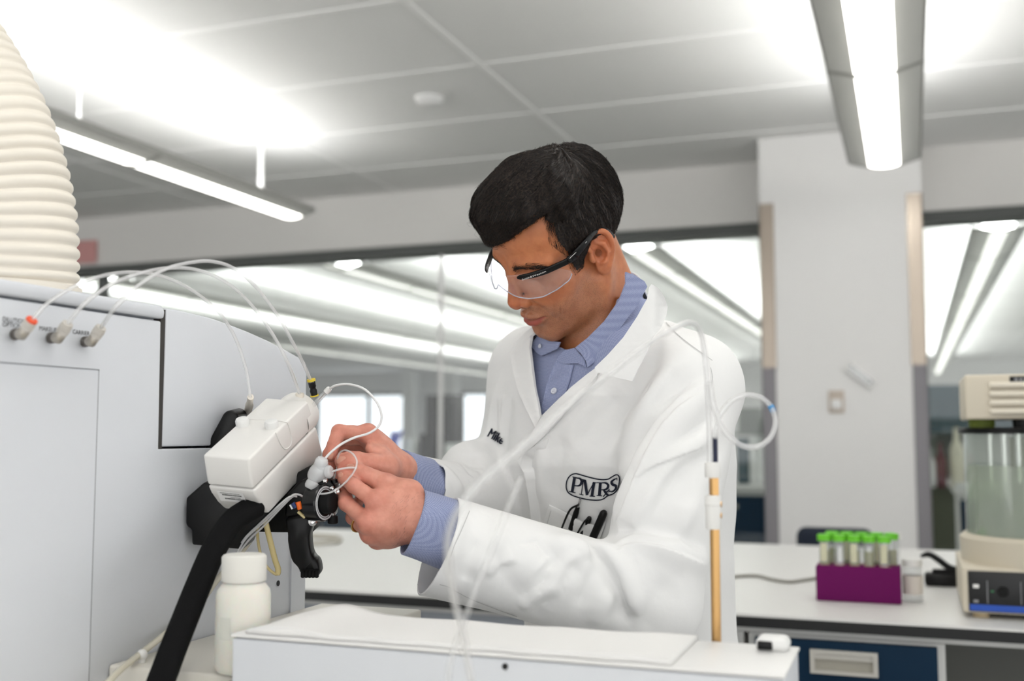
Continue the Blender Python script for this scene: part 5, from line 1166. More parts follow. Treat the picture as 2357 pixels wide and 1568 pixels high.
# ---- pump head
pp = P(715, 1260, 1.40); pm = thing('pump_head', 'black pump head with a ringed dial and a curved lever', 'pump', pp)
b = MB(); plate(b, [(655, 1190), (658, 1140), (690, 1108), (712, 1098), (738, 1096), (752, 1098), (770, 1115), (772, 1145), (768, 1192), (742, 1203), (700, 1200)], 1.40, .035, .003); b.build('body', M_black, pm)
b = MB(); plate(b, [(655, 1194), (657, 1215), (662, 1228), (661, 1245), (664, 1262), (667, 1280), (672, 1295), (683, 1305), (688, 1312), (690, 1322), (697, 1324), (703, 1320), (711, 1325), (719, 1322), (726, 1326), (736, 1325), (735, 1310), (731, 1292), (722, 1287), (715, 1275), (712, 1255), (711, 1232), (716, 1216), (724, 1200), (700, 1185)], 1.392, .03, .004); lev = b.build('lever', M_black, pm)
b = MB()
for x in (697, 705, 713, 721, 729): b.tube([P(x, 1312, 1.390), P(x, 1328, 1.394)], .0028, 10)
b.build('grip_ridge', M_blackm, lev)
da = unit(RT*.90-FW*.42+UP*.05); dc = P(746, 1158, 1.385); b = MB(); b.lathe(dc-da*.018, da, [(.0232, 0), (.0236, .018), (.0225, .0195), (0, .0196)], 44, False); dial = b.build('dial', mat('smoked_plastic', '#17181a', .18), pm)
A_, B_, _c = frame_of(da); b = MB()
for r_, w_, s0, s1 in ((.0205, .0011, 0, 6.283), (.0178, .0008, .5, 5.2)):
    vs = []; n = 60
    for i in range(n+1):
        w = s0+(s1-s0)*i/n
        for rr_ in (r_-w_, r_+w_): vs.append(dc+da*.0020+(A_*math.cos(w)+B_*math.sin(w))*rr_)
    b.add(vs, [(2*i, 2*i+1, 2*i+3, 2*i+2) for i in range(n)], False)
b.build('dial_ring', mat('ring_white', '#d5d6d8', .5), dial)
b = MB(); b.lathe(dc+da*.001, da, [(.0135, 0), (.0130, .012), (.011, .0135), (0, .0136)], 28, False); b.build('hub', M_blackm, dial)
def screw(px, py, D, r, par): p = P(px, py, D); n_ = unit(-FW*.8+RT*.5); b = MB(); b.lathe(p, n_, [(r, 0), (r, .0016), (r*.55, .0022), (r*.5, .0008), (0, .0006)], 16, False); b.build('screw', M_chrome, par)
for x, y, r in ((748, 1106, .0034), (730, 1128, .0032), (719, 1200, .0062), (764, 1124, .0030), (776, 1130, .0044)): screw(x, y, 1.392, r, pm)
b = MB(); b.cyl(P(768, 1140, 1.40), P(766, 1192, 1.40), .0016, n=10); hx = [P(768-2*i/90, 1146+40*i/90, 1.40)+(RT*math.cos(i*.75)+FW*math.sin(i*.75))*.0036 for i in range(90)]; b.tube(hx, .0007, 6); b.build('spring', M_chrome, pm)
b = MB(); b.lathe(P(766, 1188, 1.40), -UP, [(.0060, 0), (.0066, .003), (.0066, .009), (.005, .010)], 18); b.build('thumb_screw', M_blackm, pm)
b = MB(); b.tube([P(768, 1104, 1.405), P(770, 1112, 1.405)], .0052, 12, flat=(1.3, .8, 3)); b.build('catch', M_black, pm)
for nm_, m_, q0, q1, w_ in (('tube_clip', mat('orange_clip', '#ef6a1c', .45), (686, 1156), (691, 1172), .0058), ('tube_clip', mat('blue_clip', '#24386b', .45), (674, 1158), (681, 1169), .0046), ('tube_clip', mat('white_clip', '#f2f2f2', .4), (703, 1158), (711, 1170), .0040), ('tube_clip', MATS['white_clip'], (668, 1162), (673, 1172), .0022)):
    b = MB(); b.tube([P(*q0, 1.378), P(*q1, 1.378)], w_, 12, True, flat=(1, .6, 4)); b.build(nm_, m_, pm)
for q0, q1, m_ in (((686, 1178), (702, 1192), M_amber), ((702, 1178), (714, 1192), M_trans), ((716, 1178), (728, 1194), M_trans)): b = MB(); b.tube([P(*q0, 1.38), P(*q1, 1.38)], .0022, 8); b.build('pump_tube', m_, pm)
# clear and amber tubing under the box
cl = thing('tube_bundle', 'bundle of thin clear tubes running from the pump down to the left', 'tube', P(600, 1240, 1.38))
for k, l in enumerate(([(711, 1160, 1.386), (700, 1145, 1.384), (680, 1138, 1.382), (662, 1150, 1.38), (610, 1200, 1.375), (566, 1240, 1.37), (540, 1290, 1.365), (522, 1350, 1.36), (515, 1420, 1.36), (520, 1500, 1.37)], [(676, 1140, 1.38), (655, 1152, 1.378), (606, 1198, 1.372), (570, 1232, 1.37), (556, 1250, 1.37)], [(684, 1143, 1.384), (668, 1148, 1.382), (612, 1206, 1.376), (574, 1242, 1.372), (548, 1275, 1.368)])):
    b = MB(); b.tube(catmull(PP(l), 8), .0014, 8); b.build('clear_tube', M_trans, cl)
tube_thing('drain_tube', 'amber tube loop hanging under the white box beside the bottle cap', 'tube', PP([(612, 1190, 1.39), (600, 1198, 1.392), (593, 1215, 1.395), (594, 1245, 1.40), (600, 1275, 1.40), (612, 1302, 1.40), (628, 1318, 1.40), (638, 1322, 1.40), (640, 1310, 1.40), (634, 1292, 1.398), (626, 1262, 1.395), (616, 1222, 1.39), (608, 1188, 1.388)]), [.0019]*57+[.0038]*40, M_amber)
tube_thing('drain_tube', 'pale amber tube running behind the bottle and down to the left corner', 'tube', PP([(600, 1195, 1.42), (578, 1240, 1.44), (540, 1290, 1.45), (500, 1335, 1.44), (470, 1375, 1.415), (420, 1425, 1.365), (370, 1468, 1.31), (320, 1508, 1.25), (280, 1540, 1.20), (240, 1580, 1.15)]), .0040, M_paleamber)
# black flat hose out of the box
hp = PP([(588, 1166, 1.345), (566, 1178, 1.330), (540, 1196, 1.315), (517, 1224, 1.302), (490, 1270, 1.28), (460, 1340, 1.25), (428, 1420, 1.22), (400, 1490, 1.19), (372, 1565, 1.16), (340, 1650, 1.13)])
b = MB(); b.tube(catmull(hp, 6), 1, 20, True, flat=(.0145, .0105, 3.2), hint=UP+RT*.5); b.build('flat_hose', mat('black_foam', '#121213', .9, noise=.3, nscale=400, spec=.2), None, label='black flat sleeve running from the white box down to the left', cat='hose')
# ---- bottle
q = on(2, TZ, 557, 1548); bt = thing('plastic_bottle', 'translucent white screw-cap bottle standing beside the analyser', 'bottle', (q[0], q[1], TZ)); R_ = .0300
M_hdpe = mat('bottle_plastic', '#e9e7de', .42, sss=.5)
b = MB(); b.lathe((q[0], q[1], TZ+.0005), (0, 0, 1), [(0, .002), (R_-.010, .0), (R_-.003, .002), (R_, .008), (R_, .084), (R_-.001, .090), (R_-.0045, .0945), (.0240, .0970), (.0220, .099), (.0220, .105)], 56, False); b.build('body', M_hdpe, bt)
b = MB(); n = 96; prof = [(.0238, .101), (.0238, .127), (.0224, .1295), (.018, .1300)]
for i in range(len(prof)-1): pass
vs = []; fs = []
for (r, h) in [(.0236, .1005)]+prof+[(.0001, .1300)]:
    for k in range(n): w = 2*math.pi*k/n; r2 = r*(1+(.035 if k % 2 and h < .128 else 0)); vs.append((q[0]+r2*math.cos(w), q[1]+r2*math.sin(w), TZ+h))
for i in range(5):
    for k in range(n): fs.append((i*n+k, i*n+(k+1) % n, (i+1)*n+(k+1) % n, (i+1)*n+k))
b.add(vs, fs, True); b.build('cap', mat('cap_plastic', '#ebe9e2', .5), bt)
b = MB(); aa = math.atan2(-q[1], -q[0]); vs = []
for i in range(9):
    w = aa-.95+.5*i/8
    for z in (.040, .064): vs.append((q[0]+(R_+.0003)*math.cos(w), q[1]+(R_+.0003)*math.sin(w), TZ+z))
b.add(vs, [(2*i, 2*i+2, 2*i+3, 2*i+1) for i in range(8)], True); b.build('label', mat('bottle_label', '#dcdcd2', .6), bt)
p = on(2, TZ+.009, 327, 1508); b = MB(); b.ball(p, (.0062, .0062, .0066)); b.cyl((p[0], p[1], TZ), (p[0], p[1], p[2]-.003), .004, n=14); b.build('rubber_stop', M_wht, None, label='small round white knob on the cream bench at the analyser base', cat='knob')
# ---- low white box in front with paper on it
BX0, BX1, BYF, BYB, BZ = -.682, -.112, .995, 1.128, 1.111
ab = thing('autosampler', 'low white box along the front of the bench with paper on top', 'instrument', ((BX0+BX1)/2, (BYF+BYB)/2, WZ))
b = MB(); b.rbox((BX0, BYF, WZ+.001), (BX1, BYB, BZ-.0046), .002); b.build('housing', M_inst, ab)
b = MB(); b.rbox((BX0-.0015, BYF-.0015, BZ-.0034), (BX1+.0015, BYB+.001, BZ), .001); b.build('top_plate', mat('box_top', '#efeeec', .4), ab)
b = MB(); b.box((BX0+.003, BYF+.0025, BZ-.006), (BX1-.003, BYB-.003, BZ-.003)); b.build('lid_gap', mat('gap_grey', '#8b8e93', .7), ab)
p = on(1, BYF, 1163, 1534); b = MB(); b.cyl(p+V(0, .001, 0), p-V(0, .0014, 0), .0030, n=14); b.build('screw', MATS['smoked_plastic'], ab)
p = on(2, BZ, 1788, 1482); b = MB(); b.rbox((p[0]-.016, BYB-.034, BZ-.001), (p[0]+.016, BYB-.002, BZ+.013), .009, 4); o = b.build('end_cap', MATS['white_plastic'] if 'white_plastic' in MATS else M_wht, ab); b = MB(); b.rbox((p[0]-.0135, BYB-.036, BZ+.0015), (p[0]+.001, BYB-.0325, BZ+.010), .003); b.build('dark_window', M_black, o)
# paper
vs = []; fs = []; nx, ny = 90, 14; X0, X1, Y0, Y1 = BX0+.012, -.212, BYF+.004, BYB+.0
rg = np.random.default_rng(2)
for top in (1, 0):
    for i in range(nx+1):
        for j in range(ny+1):
            u, v_ = i/nx, j/ny; x = X0+(X1-X0)*u+.012*v_*(1-u)+.004*math.sin(7*v_)*(1-u)**4*1.0; y = Y0+(Y1-Y0)*v_+.0014*math.sin(40*u+2)*(1-v_)
            z = BZ+.0006+(.0042+.010*math.exp(-((u-.08)/.07)**2)*(.35+.65*v_)+.0012*math.sin(16*u+5*v_)*math.sin(9*u) if top else 0); z -= .003*math.exp(-(u/.012)**2) if top else 0; vs.append((x, y, max(z, BZ+.0006)))
N = (nx+1)*(ny+1)
for i in range(nx):
    for j in range(ny): q = i*(ny+1)+j; fs += [(q, q+ny+1, q+ny+2, q+1), (N+q, N+q+1, N+q+ny+2, N+q+ny+1)]
for i in range(nx): q = i*(ny+1); fs += [(q, N+q, N+q+ny+1, q+ny+1), (q+ny, q+ny+ny+1, N+q+ny+ny+1, N+q+ny)]
for j in range(ny): q = nx*(ny+1)+j; fs += [(j, j+1, N+j+1, N+j), (q, N+q, N+q+1, q+1)]
b = MB(); b.add(vs, fs, True); b.build('paper_sheet', mat('paper', '#f4f3f1', .9, bump=.1, bscale=500), None, label='folded white absorbent paper lying on the low white box', cat='paper')
# ---- probe stand
py_ = BYB+.012
pr = thing('sampler_probe', 'upright gold rod with white clamp blocks behind the low white box', 'probe', on(1, py_, 1646, 1470)*V(1, 1, 0)+V(0, 0, WZ))
def oy(px, py): return on(1, py_, px, py)
def vcyl(px, ya, yb, r, name, m, n=20): 
    a = oy(px, ya); c_ = oy(px, yb); b = MB(); b.lathe(V(a[0], a[1], c_[2]), (0, 0, 1), [(r*.94, 0), (r, .0008), (r, a[2]-c_[2]-.0008), (r*.94, a[2]-c_[2])], n); return b.build(name, m, pr)
a = oy(1643, 1090); b = MB(); b.cyl(V(a[0], a[1], WZ), a, .0050, n=20); b.build('rod', M_brass, pr)
vcyl(1640, 1064, 1100, .0084, 'upper_clamp', M_wht); vcyl(1641, 1140, 1218, .0084, 'lower_clamp', M_wht); vcyl(1641, 1156, 1166, .0088, 'clamp_band', M_wht)
for y in (1161, 1187): q = oy(1655, y); b = MB(); b.lathe(q-V(.002, 0, 0), (1, 0, 0), [(.0030, 0), (.0036, .0024), (.0030, .0048), (0, .0052)], 14, False); b.build('thumb_screw', M_brass, pr)
vcyl(1646, 1007, 1066, .0026, 'black_stub', mat('navy_stub', '#1d2440', .5), 12)
b = MB(); Dp = float((oy(1634, 1063)-CAM)@FW); pts = [(1634, 1066, Dp), (1633, 1000, Dp), (1630, 920, Dp), (1626, 850, Dp), (1620, 795, Dp), (1609, 758, Dp-.01), (1592, 744, Dp-.03), (1566, 749, Dp-.06), (1500, 786, Dp-.13), (1390, 868, Dp-.22), (1290, 950, Dp-.29), (1200, 1030, Dp-.34), (1110, 1108, Dp-.37), (1062, 1165, Dp-.38), (1034, 1225, Dp-.37), (1032, 1290, Dp-.35), (1044, 1370, Dp-.32), (1062, 1450, Dp-.30), (1076, 1520, Dp-.28), (1092, 1610, Dp-.27)]
M_lw = glassy('white_line', (.97, .97, .97), .3, .34)
tube_thing('sampler_line', 'blurred white tube crossing the coat diagonally from the probe to the lower left', 'tube', PP(pts), .0028, M_lw)
tube_thing('sampler_line', 'faint second tube falling from the coat front to the low white box', 'tube', PP([(1200, 1100, .98), (1165, 1180, .95), (1130, 1270, .93), (1098, 1350, .92), (1072, 1420, .92), (1052, 1480, .93), (1036, 1530, .93), (1028, 1610, .93)]), .0027, glassy('faint_line', (.98, .98, .98), .3, .16))
tube_thing('sampler_loop', 'white tube coiled in a loop right of the coat, with a blue band', 'tube', PP([(1646, 1010, Dp), (1648, 985, Dp), (1658, 955, Dp+.01), (1682, 925, Dp+.02), (1714, 910, Dp+.02), (1750, 915, Dp+.02), (1775, 937, Dp+.02), (1785, 970, Dp+.01), (1776, 1003, Dp), (1750, 1026, Dp-.01), (1718, 1029, Dp-.01), (1690, 1015, Dp-.01), (1665, 990, Dp-.01), (1650, 955, Dp-.01), (1640, 925, Dp-.01), (1634, 880, Dp)]), .0029, M_lw)
q0, q1 = P(1773, 933, Dp+.02), P(1780, 947, Dp+.02); b = MB(); b.cyl(q0, q1, .0034, n=14); b.build('marker_band', mat('band_blue', '#5b9bd0', .5), None, label='small blue band round the coiled white tube', cat='band')

# ------------------------------------------------------------ white bench behind the man and what stands on it
BZ2 = .91; BYF2, BYB2 = 2.547, 4.14
M_top = mat('white_worktop', '#e8e7e4', .35, noise=.015, nscale=5)
M_edgeb = mat('black_edge', '#191a1b', .5); M_cabw = mat('cabinet_white', '#d9d9d6', .5); M_navy = mat('cabinet_blue', '#07283f', .6, spec=.2)
t = thing('island_bench', 'long white worktop with a black edge behind the man', 'bench', (-1, 3.3, 0))
b = MB(); b.box((-4.2, BYF2, BZ2-.006), (2.4, BYB2, BZ2)); b.build('worktop', M_top, t)
b = MB(); b.box((-4.2, BYF2+.001, BZ2-.030), (2.4, BYB2-.001, BZ2-.006)); b.build('edge_band', M_edgeb, t)
b = MB(); b.box((-4.15, BYF2+.03, BZ2-.045), (2.35, BYB2-.03, BZ2-.030)); b.build('apron', M_cabw, t)
b = MB(); b.box((-3.05, BYF2+.05, .30), (-.82, BYF2+.075, BZ2-.045)); b.build('front_panel', mat('panel_bluegrey', '#a3a8b0', .6), t)
for x in (-4.1, 2.3):
    for y in (BYF2+.06, BYB2-.06): b = MB(); b.rbox((x-.03, y-.03, 0), (x+.03, y+.03, BZ2-.045), .004); b.build('leg', M_cabw, t)
def base_cabinet(x0, x1, label):
    c = thing('base_cabinet', label, 'cabinet', ((x0+x1)/2, BYF2+.35, 0), 'base cabinets under the white worktop'); y = BYF2+.025
    b = MB(); b.box((x0, y+.004, .08), (x1, y+.55, BZ2-.0465)); b.build('carcass', M_cabw, c)
    zs = [(.66, BZ2-.052), (.10, .65)]
    for k, (za, zb_) in enumerate(zs):
        b = MB(); b.rbox((x0+.016, y-.016, za), (x1-.016, y+.004, zb_), .002); f = b.build('drawer' if k == 0 else 'door', M_navy, c)
        xm = (x0+x1)/2; zt_ = zb_-.018 if k == 0 else zb_-.03; fr = MB()
        for lo, hi in (((xm-.072, zt_-.052), (xm-.062, zt_)), ((xm+.062, zt_-.052), (xm+.072, zt_)), ((xm-.062, zt_-.008), (xm+.062, zt_)), ((xm-.062, zt_-.052), (xm+.062, zt_-.044))): fr.box((lo[0], y-.026, lo[1]), (hi[0], y-.0155, hi[1]))
        fr.box((xm-.062, y-.0225, zt_-.020), (xm+.062, y-.0165, zt_-.008)); h = fr.build('handle', mat('handle_grey', '#c3c0b8', .4), f)
        fr = MB(); fr.box((xm-.062, y-.0172, zt_-.044), (xm+.062, y-.0158, zt_-.020)); fr.build('recess', mat('handle_recess', '#a8a498', .6), h)
    return c
base_cabinet(-.366, .055, 'dark blue base cabinet with a pale recessed pull, below the purple rack'); base_cabinet(-.80, -.378, 'dark blue base cabinet mostly hidden behind the coat hem')
b = MB(); b.box((.058, BYF2+.40, .08), (1.2, BYF2+.44, BZ2-.0465)); b.build('modesty_panel', mat('panel_grey', '#5b5c58', .6), None, label='grey panel closing the knee space under the water bath', cat='panel')
# purple rack with green-capped tubes
RX0, RX1, RY = -.232, -.034, 2.80; rk = thing('tube_rack', 'purple foam block rack holding green-capped tubes on the white worktop', 'rack', ((RX0+RX1)/2, RY+.045, BZ2))
b = MB(); b.rbox((RX0, RY, BZ2+.0005), (RX1, RY+.095, BZ2+.086), .004); b.build('block', mat('purple_foam', '#6b1558', .8, spec=.2), rk)
holes = MB(); M_tube = glassy('tube_clear', (.95, .96, .96), .08, .20); M_green = mat('green_cap', '#6fd02c', .45); M_lab = mat('tube_label', '#d8d6b8', .6); M_liq = mat('olive_sample', '#8f8f52', .4)
def ctube(x, y, z, label, capm, lab=True, liq=True, h=.070, r=.0129):
    t = thing('sample_tube', label, 'tube', (x, y, z), 'capped tubes in the purple rack')
    b = MB(); b.lathe((x, y, z), (0, 0, 1), [(r, 0), (r, h)], 20, True); b.build('barrel', M_tube, t)
    if liq: b = MB(); b.lathe((x, y, z), (0, 0, 1), [(r*.85, .001), (r*.85, h*.55)], 16); b.build('sample', M_liq, t)
    if lab:
        b = MB(); vs = []; 
        for i in range(9):
            w = -2.3+1.3*i/8
            for zz in (.008, h*.86): vs.append((x+(r+.0003)*math.cos(w), y+(r+.0003)*math.sin(w), z+zz))
        b.add(vs, [(2*i, 2*i+2, 2*i+3, 2*i+1) for i in range(8)], True); b.build('label', M_lab, t)
    b = MB(); b.lathe((x, y, z+h-.004), (0, 0, 1), [(r*1.32, 0), (r*1.34, .014), (r*1.2, .0155), (0, .016)], 22, True); b.build('cap', capm, t)
ords = ('first', 'second', 'third', 'fourth', 'fifth')
for j in range(2):
    for i in range(5):
        x = RX0+.0205+i*.0352+(.0165 if j else 0); y = RY+.026+j*.044; holes.cyl((x, y, BZ2+.0865), (x, y, BZ2+.0868), .0145, n=20)
        ctube(x, y, BZ2+.0870, 'green-capped sample tube in the %s row of the purple rack, %s from the left' % (('front', 'back')[j], ords[i]), M_green, (i+j) % 2 == 0, (i+2*j) % 3 != 1, .062+.004*j)
ctube(RX1-.010, RY+.078, BZ2+.0870, 'clear tube with a white cap at the right end of the purple rack', M_wht, False, False, .066, .0095)
holes.build('hole_rim', mat('rack_hole', '#d98f7a', .6), rk)
p = on(2, BZ2, 2102, 1388); t = thing('plastic_jar', 'small clear jar standing just right of the purple rack', 'jar', p); b = MB(); b.lathe(p+V(0, .03, .0008), (0, 0, 1), [(.022, 0), (.0235, .003), (.0235, .078), (.021, .084)], 28); b.build('jar_body', M_tube, t); b = MB(); b.lathe(p+V(0, .03, .085), (0, 0, 1), [(.0235, 0), (.0238, .016), (.022, .0175)], 28); b.build('lid', mat('jar_lid', '#f0efec', .5), t)
b = MB(); b.lathe(p+V(0, .03, .018), (0, 0, 1), [(.0238, 0), (.0238, .045)], 28, False); b.build('paper_label', mat('jar_label', '#e7dfd6', .7), t)
# black stapler
p = on(2, BZ2, 2165, 1352); t = thing('stapler', 'black stapler lying open between the jar and the water bath', 'stapler', p)
b = MB(); b.rbox((p[0]-.040, p[1], BZ2+.0006), (p[0]+.05, p[1]+.05, BZ2+.036), .010); b.build('base', M_black, t)
b = MB(); pts = [(p[0]-.048, p[1]+.015, BZ2+.078), (p[0]-.026, p[1]+.015, BZ2+.084), (p[0]-.002, p[1]+.015, BZ2+.070), (p[0]+.022, p[1]+.015, BZ2+.052), (p[0]+.048, p[1]+.015, BZ2+.046)]; b.tube(catmull(pts, 6), np.interp(np.linspace(0, 1, 25), [0, .2, .7, 1], [.5, 1, 1.1, .9]), 14, True, flat=(.0125, .008, 3)); b.build('lever_arm', M_black, t)
b = MB(); b.rbox((p[0]-.020, p[1]+.004, BZ2+.034), (p[0]+.05, p[1]+.026, BZ2+.046), .004); b.build('magazine', M_blackm, t)
pts = [on(2, BZ2+.004, *q) for q in ((1640, 1338), (1690, 1328), (1740, 1326), (1775, 1334), (1815, 1340), (1850, 1336), (1900, 1328))]; b = MB(); b.tube(catmull(pts, 8), .0045, 10); b.build('power_cord', mat('grey_cord', '#8f8d84', .6), None, label='grey cord wandering over the white worktop behind the purple rack', cat='cord')
# coil of tubing on the left
cc = on(2, BZ2, 690, 1250); b = MB(); vs = []
for i in range(160): w = i/160*2*math.pi*2.6; vs.append(cc+V(math.cos(w)*(.15+.006*math.sin(w*.37)), math.sin(w)*(.15+.004*w*.3), .006+.0018*w*.35))
b.tube(vs, .0052, 10); b.build('tubing_coil', mat('beige_tubing', '#c2beb2', .5), None, label='coil of beige tubing lying on the white worktop left of the man', cat='tubing')
# water bath
M_beige = mat('bath_beige', '#d9d0bd', .5); X0, X1, Y0, Y1 = .105, .50, 2.66, 3.02
wb = thing('water_bath', 'beige water bath with a glass tank and black control panel', 'water bath', ((X0+X1)/2, (Y0+Y1)/2, BZ2))
for x in (X0+.03, X1-.03):
    for y in (Y0+.03, Y1-.03): b = MB(); b.lathe((x, y, BZ2+.0005), (0, 0, 1), [(.018, 0), (.016, .012)], 18); b.build('foot', mat('bath_foot', '#cbb894', .6), wb)
b = MB(); b.rbox((X0-.008, Y0, BZ2+.012), (X1, Y1, BZ2+.112), .004); b.build('base', M_beige, wb)
b = MB(); b.rbox((X0+.004, Y0-.006, BZ2+.016), (X1-.006, Y0+.001, BZ2+.105), .002); pn = b.build('control_panel', mat('panel_black', '#0e0f11', .3), wb)
b = MB(); b.box((X0+.006, Y0-.0068, BZ2+.018), (X1-.008, Y0-.0058, BZ2+.032)); b.build('blue_stripe', mat('stripe_blue', '#1c4fb4', .4), pn)
for x0, x1, z0, z1, m_ in ((.014, .026, .068, .076, M_wht), (.014, .024, .036, .042, mat('panel_grey_key', '#8c8c90', .5)), (.042, .044, .035, .085, MATS['panel_grey_key']), (.11, .1115, .035, .085, MATS['panel_grey_key']), (.05, .056, .060, .064, mat('green_led', '#2f7a4a', .4))): b = MB(); b.box((X0+x0, Y0-.0070, BZ2+z0), (X0+x1, Y0-.0058, BZ2+z1)); b.build('panel_mark', m_, pn)
for x in (.075, .14, .2): b = MB(); b.lathe((X0+x, Y0-.006, BZ2+.062), (0, -1, 0), [(.012, 0), (.010, .010), (0, .0105)], 22, False); b.build('dial_knob', M_blackm, pn)
cx0, cy0, rT = .30, 2.84, .185
b = MB(); b.lathe((cx0, cy0, BZ2+.1121), (0, 0, 1), [(rT+.012, 0), (rT+.014, .055), (rT+.004, .064)], 64, True); b.build('collar', M_beige, wb)
b = MB(); b.lathe((cx0, cy0, BZ2+.176), (0, 0, 1), [(rT-.001, 0), (rT-.001, .234)], 64, True); b.build('tank', glassy('tank_glass', (.86, .90, .86), .03, .22), wb)
b = MB(); b.lathe((cx0, cy0, BZ2+.177), (0, 0, 1), [(rT-.006, 0), (rT-.006, .16)], 48, True); b.build('water', glassy('tank_water', (.78, .83, .72), .02, .30), wb)
b = MB(); b.box((cx0-.08, cy0+.02, BZ2+.19), (cx0+.16, cy0+.04, BZ2+.40)); b.build('inner_screen', mat('tank_screen', '#9da08a', .6), wb)
for x in (-.13, -.10, -.07): b = MB(); b.cyl((cx0+x, cy0-.08, BZ2+.30), (cx0+x, cy0-.08, BZ2+.415), .006, n=12); b.build('dip_tube', M_chrome, wb)
b = MB(); b.lathe((cx0, cy0, BZ2+.4105), (0, 0, 1), [(rT+.010, 0), (rT+.010, .012), (rT, .014)], 64, True); b.build('lid_plate', M_black, wb)
b = MB(); b.rbox((.117, 2.69, BZ2+.443), (.50, 2.98, BZ2+.545), .006); hd_ = b.build('motor_head', M_beige, wb)
for k in range(4): b = MB(); b.rbox((.168, 2.676, BZ2+.454+.020*k), (.40, 2.6905, BZ2+.467+.020*k), .005); b.build('vent_rib', mat('rib_cream', '#e9e1d0', .5), hd_)
b = MB(); b.rbox((.212, 2.6865, BZ2+.524), (.32, 2.6905, BZ2+.540), .002); nm = b.build('name_plate', M_black, hd_)
b = MB()
for k in range(3): b.box((.222+.010*k, 2.6858, BZ2+.529), (.229+.010*k, 2.6868, BZ2+.536))
b.build('plate_mark', MATS['panel_grey_key'], nm)
for x, w, m_ in ((.155, .028, mat('olive_pad', '#5d6a1c', .6)), (.24, .020, M_black), (.40, .028, MATS['olive_pad'])): b = MB(); b.lathe((x, 2.76, BZ2+.4245), (0, 0, 1), [(w, 0), (w*1.05, .019)], 22); b.build('head_foot', m_, wb)
# chair behind the bench
ch = thing('lab_chair', 'dark blue chair back showing over the worktop in front of the column', 'chair', (-.38, 4.75, 0)); M_uph = mat('navy_cloth', '#1c2535', .8)
b = MB(); b.rbox((-.51, 4.64, .56), (-.10, 5.02, .63), .03, 4); b.build('seat', M_uph, ch); b = MB(); b.rbox((-.452, 4.55, .66), (-.152, 4.63, .940), .039, 6); b.build('backrest', M_uph, ch)
b = MB(); b.tube(catmull([(-.305, 4.75, .56), (-.305, 4.60, .58), (-.305, 4.61, .72)], 6), .016, 10); b.build('back_support', M_black, ch)
b = MB(); b.cyl((-.305, 4.81, .12), (-.305, 4.81, .56), .025, n=16); b.build('gas_column', M_chrome, ch)
for k in range(5): w = k*2*math.pi/5+.3; b = MB(); b.tube([V(-.305, 4.81, .13), V(-.305+.27*math.cos(w), 4.81+.27*math.sin(w), .075)], [.022, .014], 10); l = b.build('leg', M_black, ch); b = MB(); b.ball(V(-.305+.27*math.cos(w), 4.81+.27*math.sin(w), .03), .029, 14); b.build('castor', M_blackm, l)
# ------------------------------------------------------------ far lab behind the glass
M_farw = mat('far_white', '#e6e7e5', .6); M_teal = mat('hood_teal', '#274651', .4); M_fgrey = mat('far_grey', '#8a8d88', .6); M_olive = mat('far_olive', '#585b4c', .6)
def fbox(name, x0, x1, y, z0, z1, d, m, label=None, cat=None, parent=None, group=None, r=.006): b = MB(); b.rbox((x0, y, z0), (x1, y+d, z1), r); return b.build(name, m, parent, label=label, cat=cat, group=group)
def px_at(y, px, py): return on(1, y, px, py)
def far_bench(x0, x1, y, label):
    t = thing('far_bench', label, 'bench', ((x0+x1)/2, y+.4, 0), 'benches in the far lab'); fbox('worktop', x0, x1, y, .915, .95, .8, M_top, parent=t); fbox('carcass', x0+.03, x1-.03, y+.05, .001, .9145, .7, M_cabw, parent=t)
    n = max(1, int((x1-x0)/.6)); w = (x1-x0-.06)/n
    for k in range(n): o = fbox('door', x0+.035+w*k, x0+.025+w*(k+1), y+.03, .13, .88, .019, M_navy, parent=t); fbox('handle', x0+.03+w*(k+.35), x0+.03+w*(k+.65), y+.015, .79, .82, .0145, MATS['handle_grey'], parent=o)
far_bench(-6.4, -3.2, 7.7, 'blue-doored bench behind the glass left of the hands'); far_bench(-2.9, -.9, 7.7, 'blue-doored bench behind the glass just left of the column'); far_bench(.25, 2.6, 7.7, 'bench behind the glass right of the column')
far_bench(-9.5, -3.5, 12.5, 'second row blue-doored bench deep in the far lab')
q = px_at(12.6, 1010, 990); fbox('tower_case', q[0]-.19, q[0]+.19, 12.6, .952, 1.80, .4, M_black, 'tall black instrument case on the second far bench', 'instrument')
q = px_at(7.9, 905, 1020)
b = MB(); b.ball(q+V(0, 0, -.03), (.05, .03, .06)); [b.tube([q+V(-.03+.02*k, 0, .0), q+V(-.01+.03*k, 0, .09+.01*(k % 2))], .012, 8) for k in range(4)]; gv = b.build('nitrile_glove', mat('glove_blue', '#3b50c8', .5), None, label='blue glove draped on a stand behind the far hand', cat='glove')
fbox('glove_stand', q[0]-.03, q[0]+.03, 7.88, .951, q[2]-.088, .06, M_fgrey, 'grey stand under the blue glove on the far bench', 'stand')
for px, py, w, h, m_, nm, lab in ((985, 1055, .14, .26, M_blackm, 'balance', 'black balance on the far bench left of the thin glazing bar'), (1092, 1062, .10, .16, mat('red_box', '#b0483e', .5), 'reagent_box', 'red box on the far bench beside the coat'), (938, 1062, .12, .22, M_farw, 'reagent_jug', 'white jug on the far bench behind the far wrist'), (1040, 1065, .12, .18, M_farw, 'reagent_jug', 'white jug on the far bench near the chest lettering'), (840, 1080, .30, .16, M_fgrey, 'tray_case', 'grey case on the far bench above the hands')):
    q = px_at(8.0, px, py); fbox(nm, q[0]-w/2, q[0]+w/2, 8.0, .951, .951+h+.1, .2, m_, lab, nm.replace('_', ' '))
